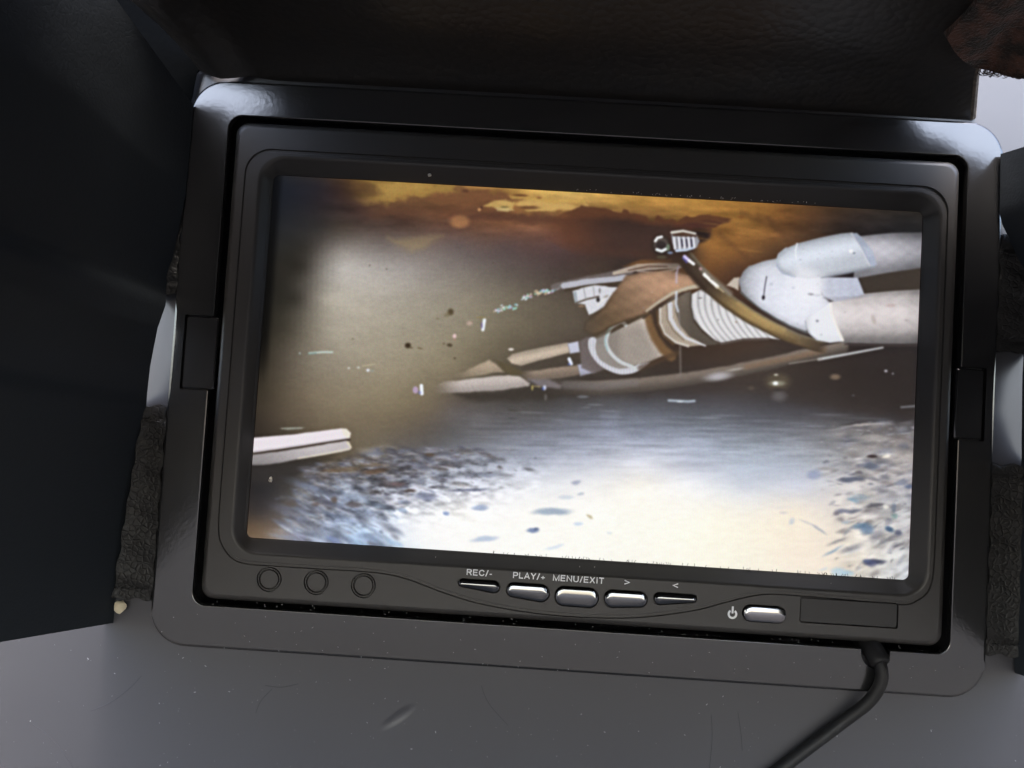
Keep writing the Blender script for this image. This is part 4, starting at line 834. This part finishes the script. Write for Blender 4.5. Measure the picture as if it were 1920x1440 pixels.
tc = pm.nodes.new('ShaderNodeTexCoord'); mp = pm.nodes.new('ShaderNodeMapping'); dc = M((-38.5,-81.5,1.2)); rot = math.radians(38)
mp.vector_type = 'TEXTURE'; mp.inputs['Location'].default_value = dc; mp.inputs['Rotation'].default_value = (0, -rot, 0); mp.inputs['Scale'].default_value = (.0048, .01, .0013)
ln = pm.nodes.new('ShaderNodeVectorMath'); ln.operation = 'LENGTH'; mr = pm.nodes.new('ShaderNodeMapRange'); mr.interpolation_type = 'SMOOTHERSTEP'; mr.inputs[1].default_value = 0; mr.inputs[2].default_value = 1.3
bp = pm.nodes.new('ShaderNodeBump'); bp.inputs['Strength'].default_value = .35; bp.inputs['Distance'].default_value = .0006
for a_, b_ in ((tc.outputs['Object'], mp.inputs[0]), (mp.outputs[0], ln.inputs[0]), (ln.outputs['Value'], mr.inputs[0]), (mr.outputs[0], bp.inputs['Height']), (prev, bp.inputs['Normal']), (bp.outputs[0], b.inputs['Normal'])): pm.links.new(a_, b_)
sc_ = []
for pts in ([(-98.5,-76),(-101.5,-79.5),(-105.5,-82.8),(-110,-85)],[(-62,-75.5),(-66,-76.6),(-70,-76.4)],[(-68,-77),(-70.5,-80),(-71.5,-83)],[(33,-76),(33.5,-82),(33,-92)],[(39,-75),(40,-80),(40.5,-84)],[(-20,-73),(-18,-77),(-13,-82)],[(60,-86),(61.5,-90),(65,-95)],[(-125,-88),(-118,-92),(-112,-99)]):
    P_ = spline([(x, y, 1.17) for x, y in pts], 6); sc_.append(tube([tuple(q) for q in P_], [.03]+[.085]*(len(P_)-2)+[.03], 5))
sf = finish('scuff_marks', *join(sc_), 'hair'); tag(sf, 'fine dark scuff lines on the grey lid', 'scuffs', kind='stuff')
def specks(name, items, m, label):
    P = []
    for (x, y, z, a, l, wd) in items:
        c, s = math.cos(a)*l/2, math.sin(a)*l/2; px, py = -math.sin(a)*wd/2, math.cos(a)*wd/2
        q = [(x-c-px,y-s-py),(x+c*.9-px*.4,y+s*.9-py*.4),(x+c+px,y+s+py),(x-c*.8+px*.7,y-s*.8+py*.7)]
        P.append(prism(np.array(q), z, z+.06))
    o = finish(name, *join(P), m); tag(o, label, name.split('_')[-1], kind='stuff'); return o
it = []
for q in range(230):
    x, y = random.uniform(-135,105), random.uniform(-104,-69)
    if x > 45 and random.random() < .45: continue
    big = random.random()**4; it.append((x, y, 1.24, random.random()*3.1, .10+.42*big, .08+.14*big))
for q in range(60): it.append((random.uniform(-96,92), random.uniform(-68,-60.2), 3.03, random.random()*3.1, .14+.3*random.random()**2, .12))
for q in range(60): it.append((random.uniform(-84,82), random.uniform(-58.4,-57.2), 1.5+random.random(), random.random()*3.1, .25, .16))
specks('surface_dust', it, 'dust', 'pale dust specks scattered over the grey lid and frame')
it = []
for q in range(46): it.append((random.uniform(-5,52), 43.3+random.uniform(-.05,.4), .7, random.random()*3, .2+.25*random.random(), .15))
for q in range(6): it.append((random.uniform(-76,76), -44.3-random.random()*1.2, 1.5, 1.2, .3, .12))
specks('pale_lint', it, 'glint', 'pale lint caught along the upper edge of the lit screen')
it = []
for q in range(90):
    x = random.uniform(-20,75); it.append((x, -42.9+random.uniform(-.1,.15), .35, 1.57+random.uniform(-.6,.6), .5+.5*random.random(), .12))
specks('dark_lint', it, 'hair', 'dark bristly lint along the lower edge of the lit screen')
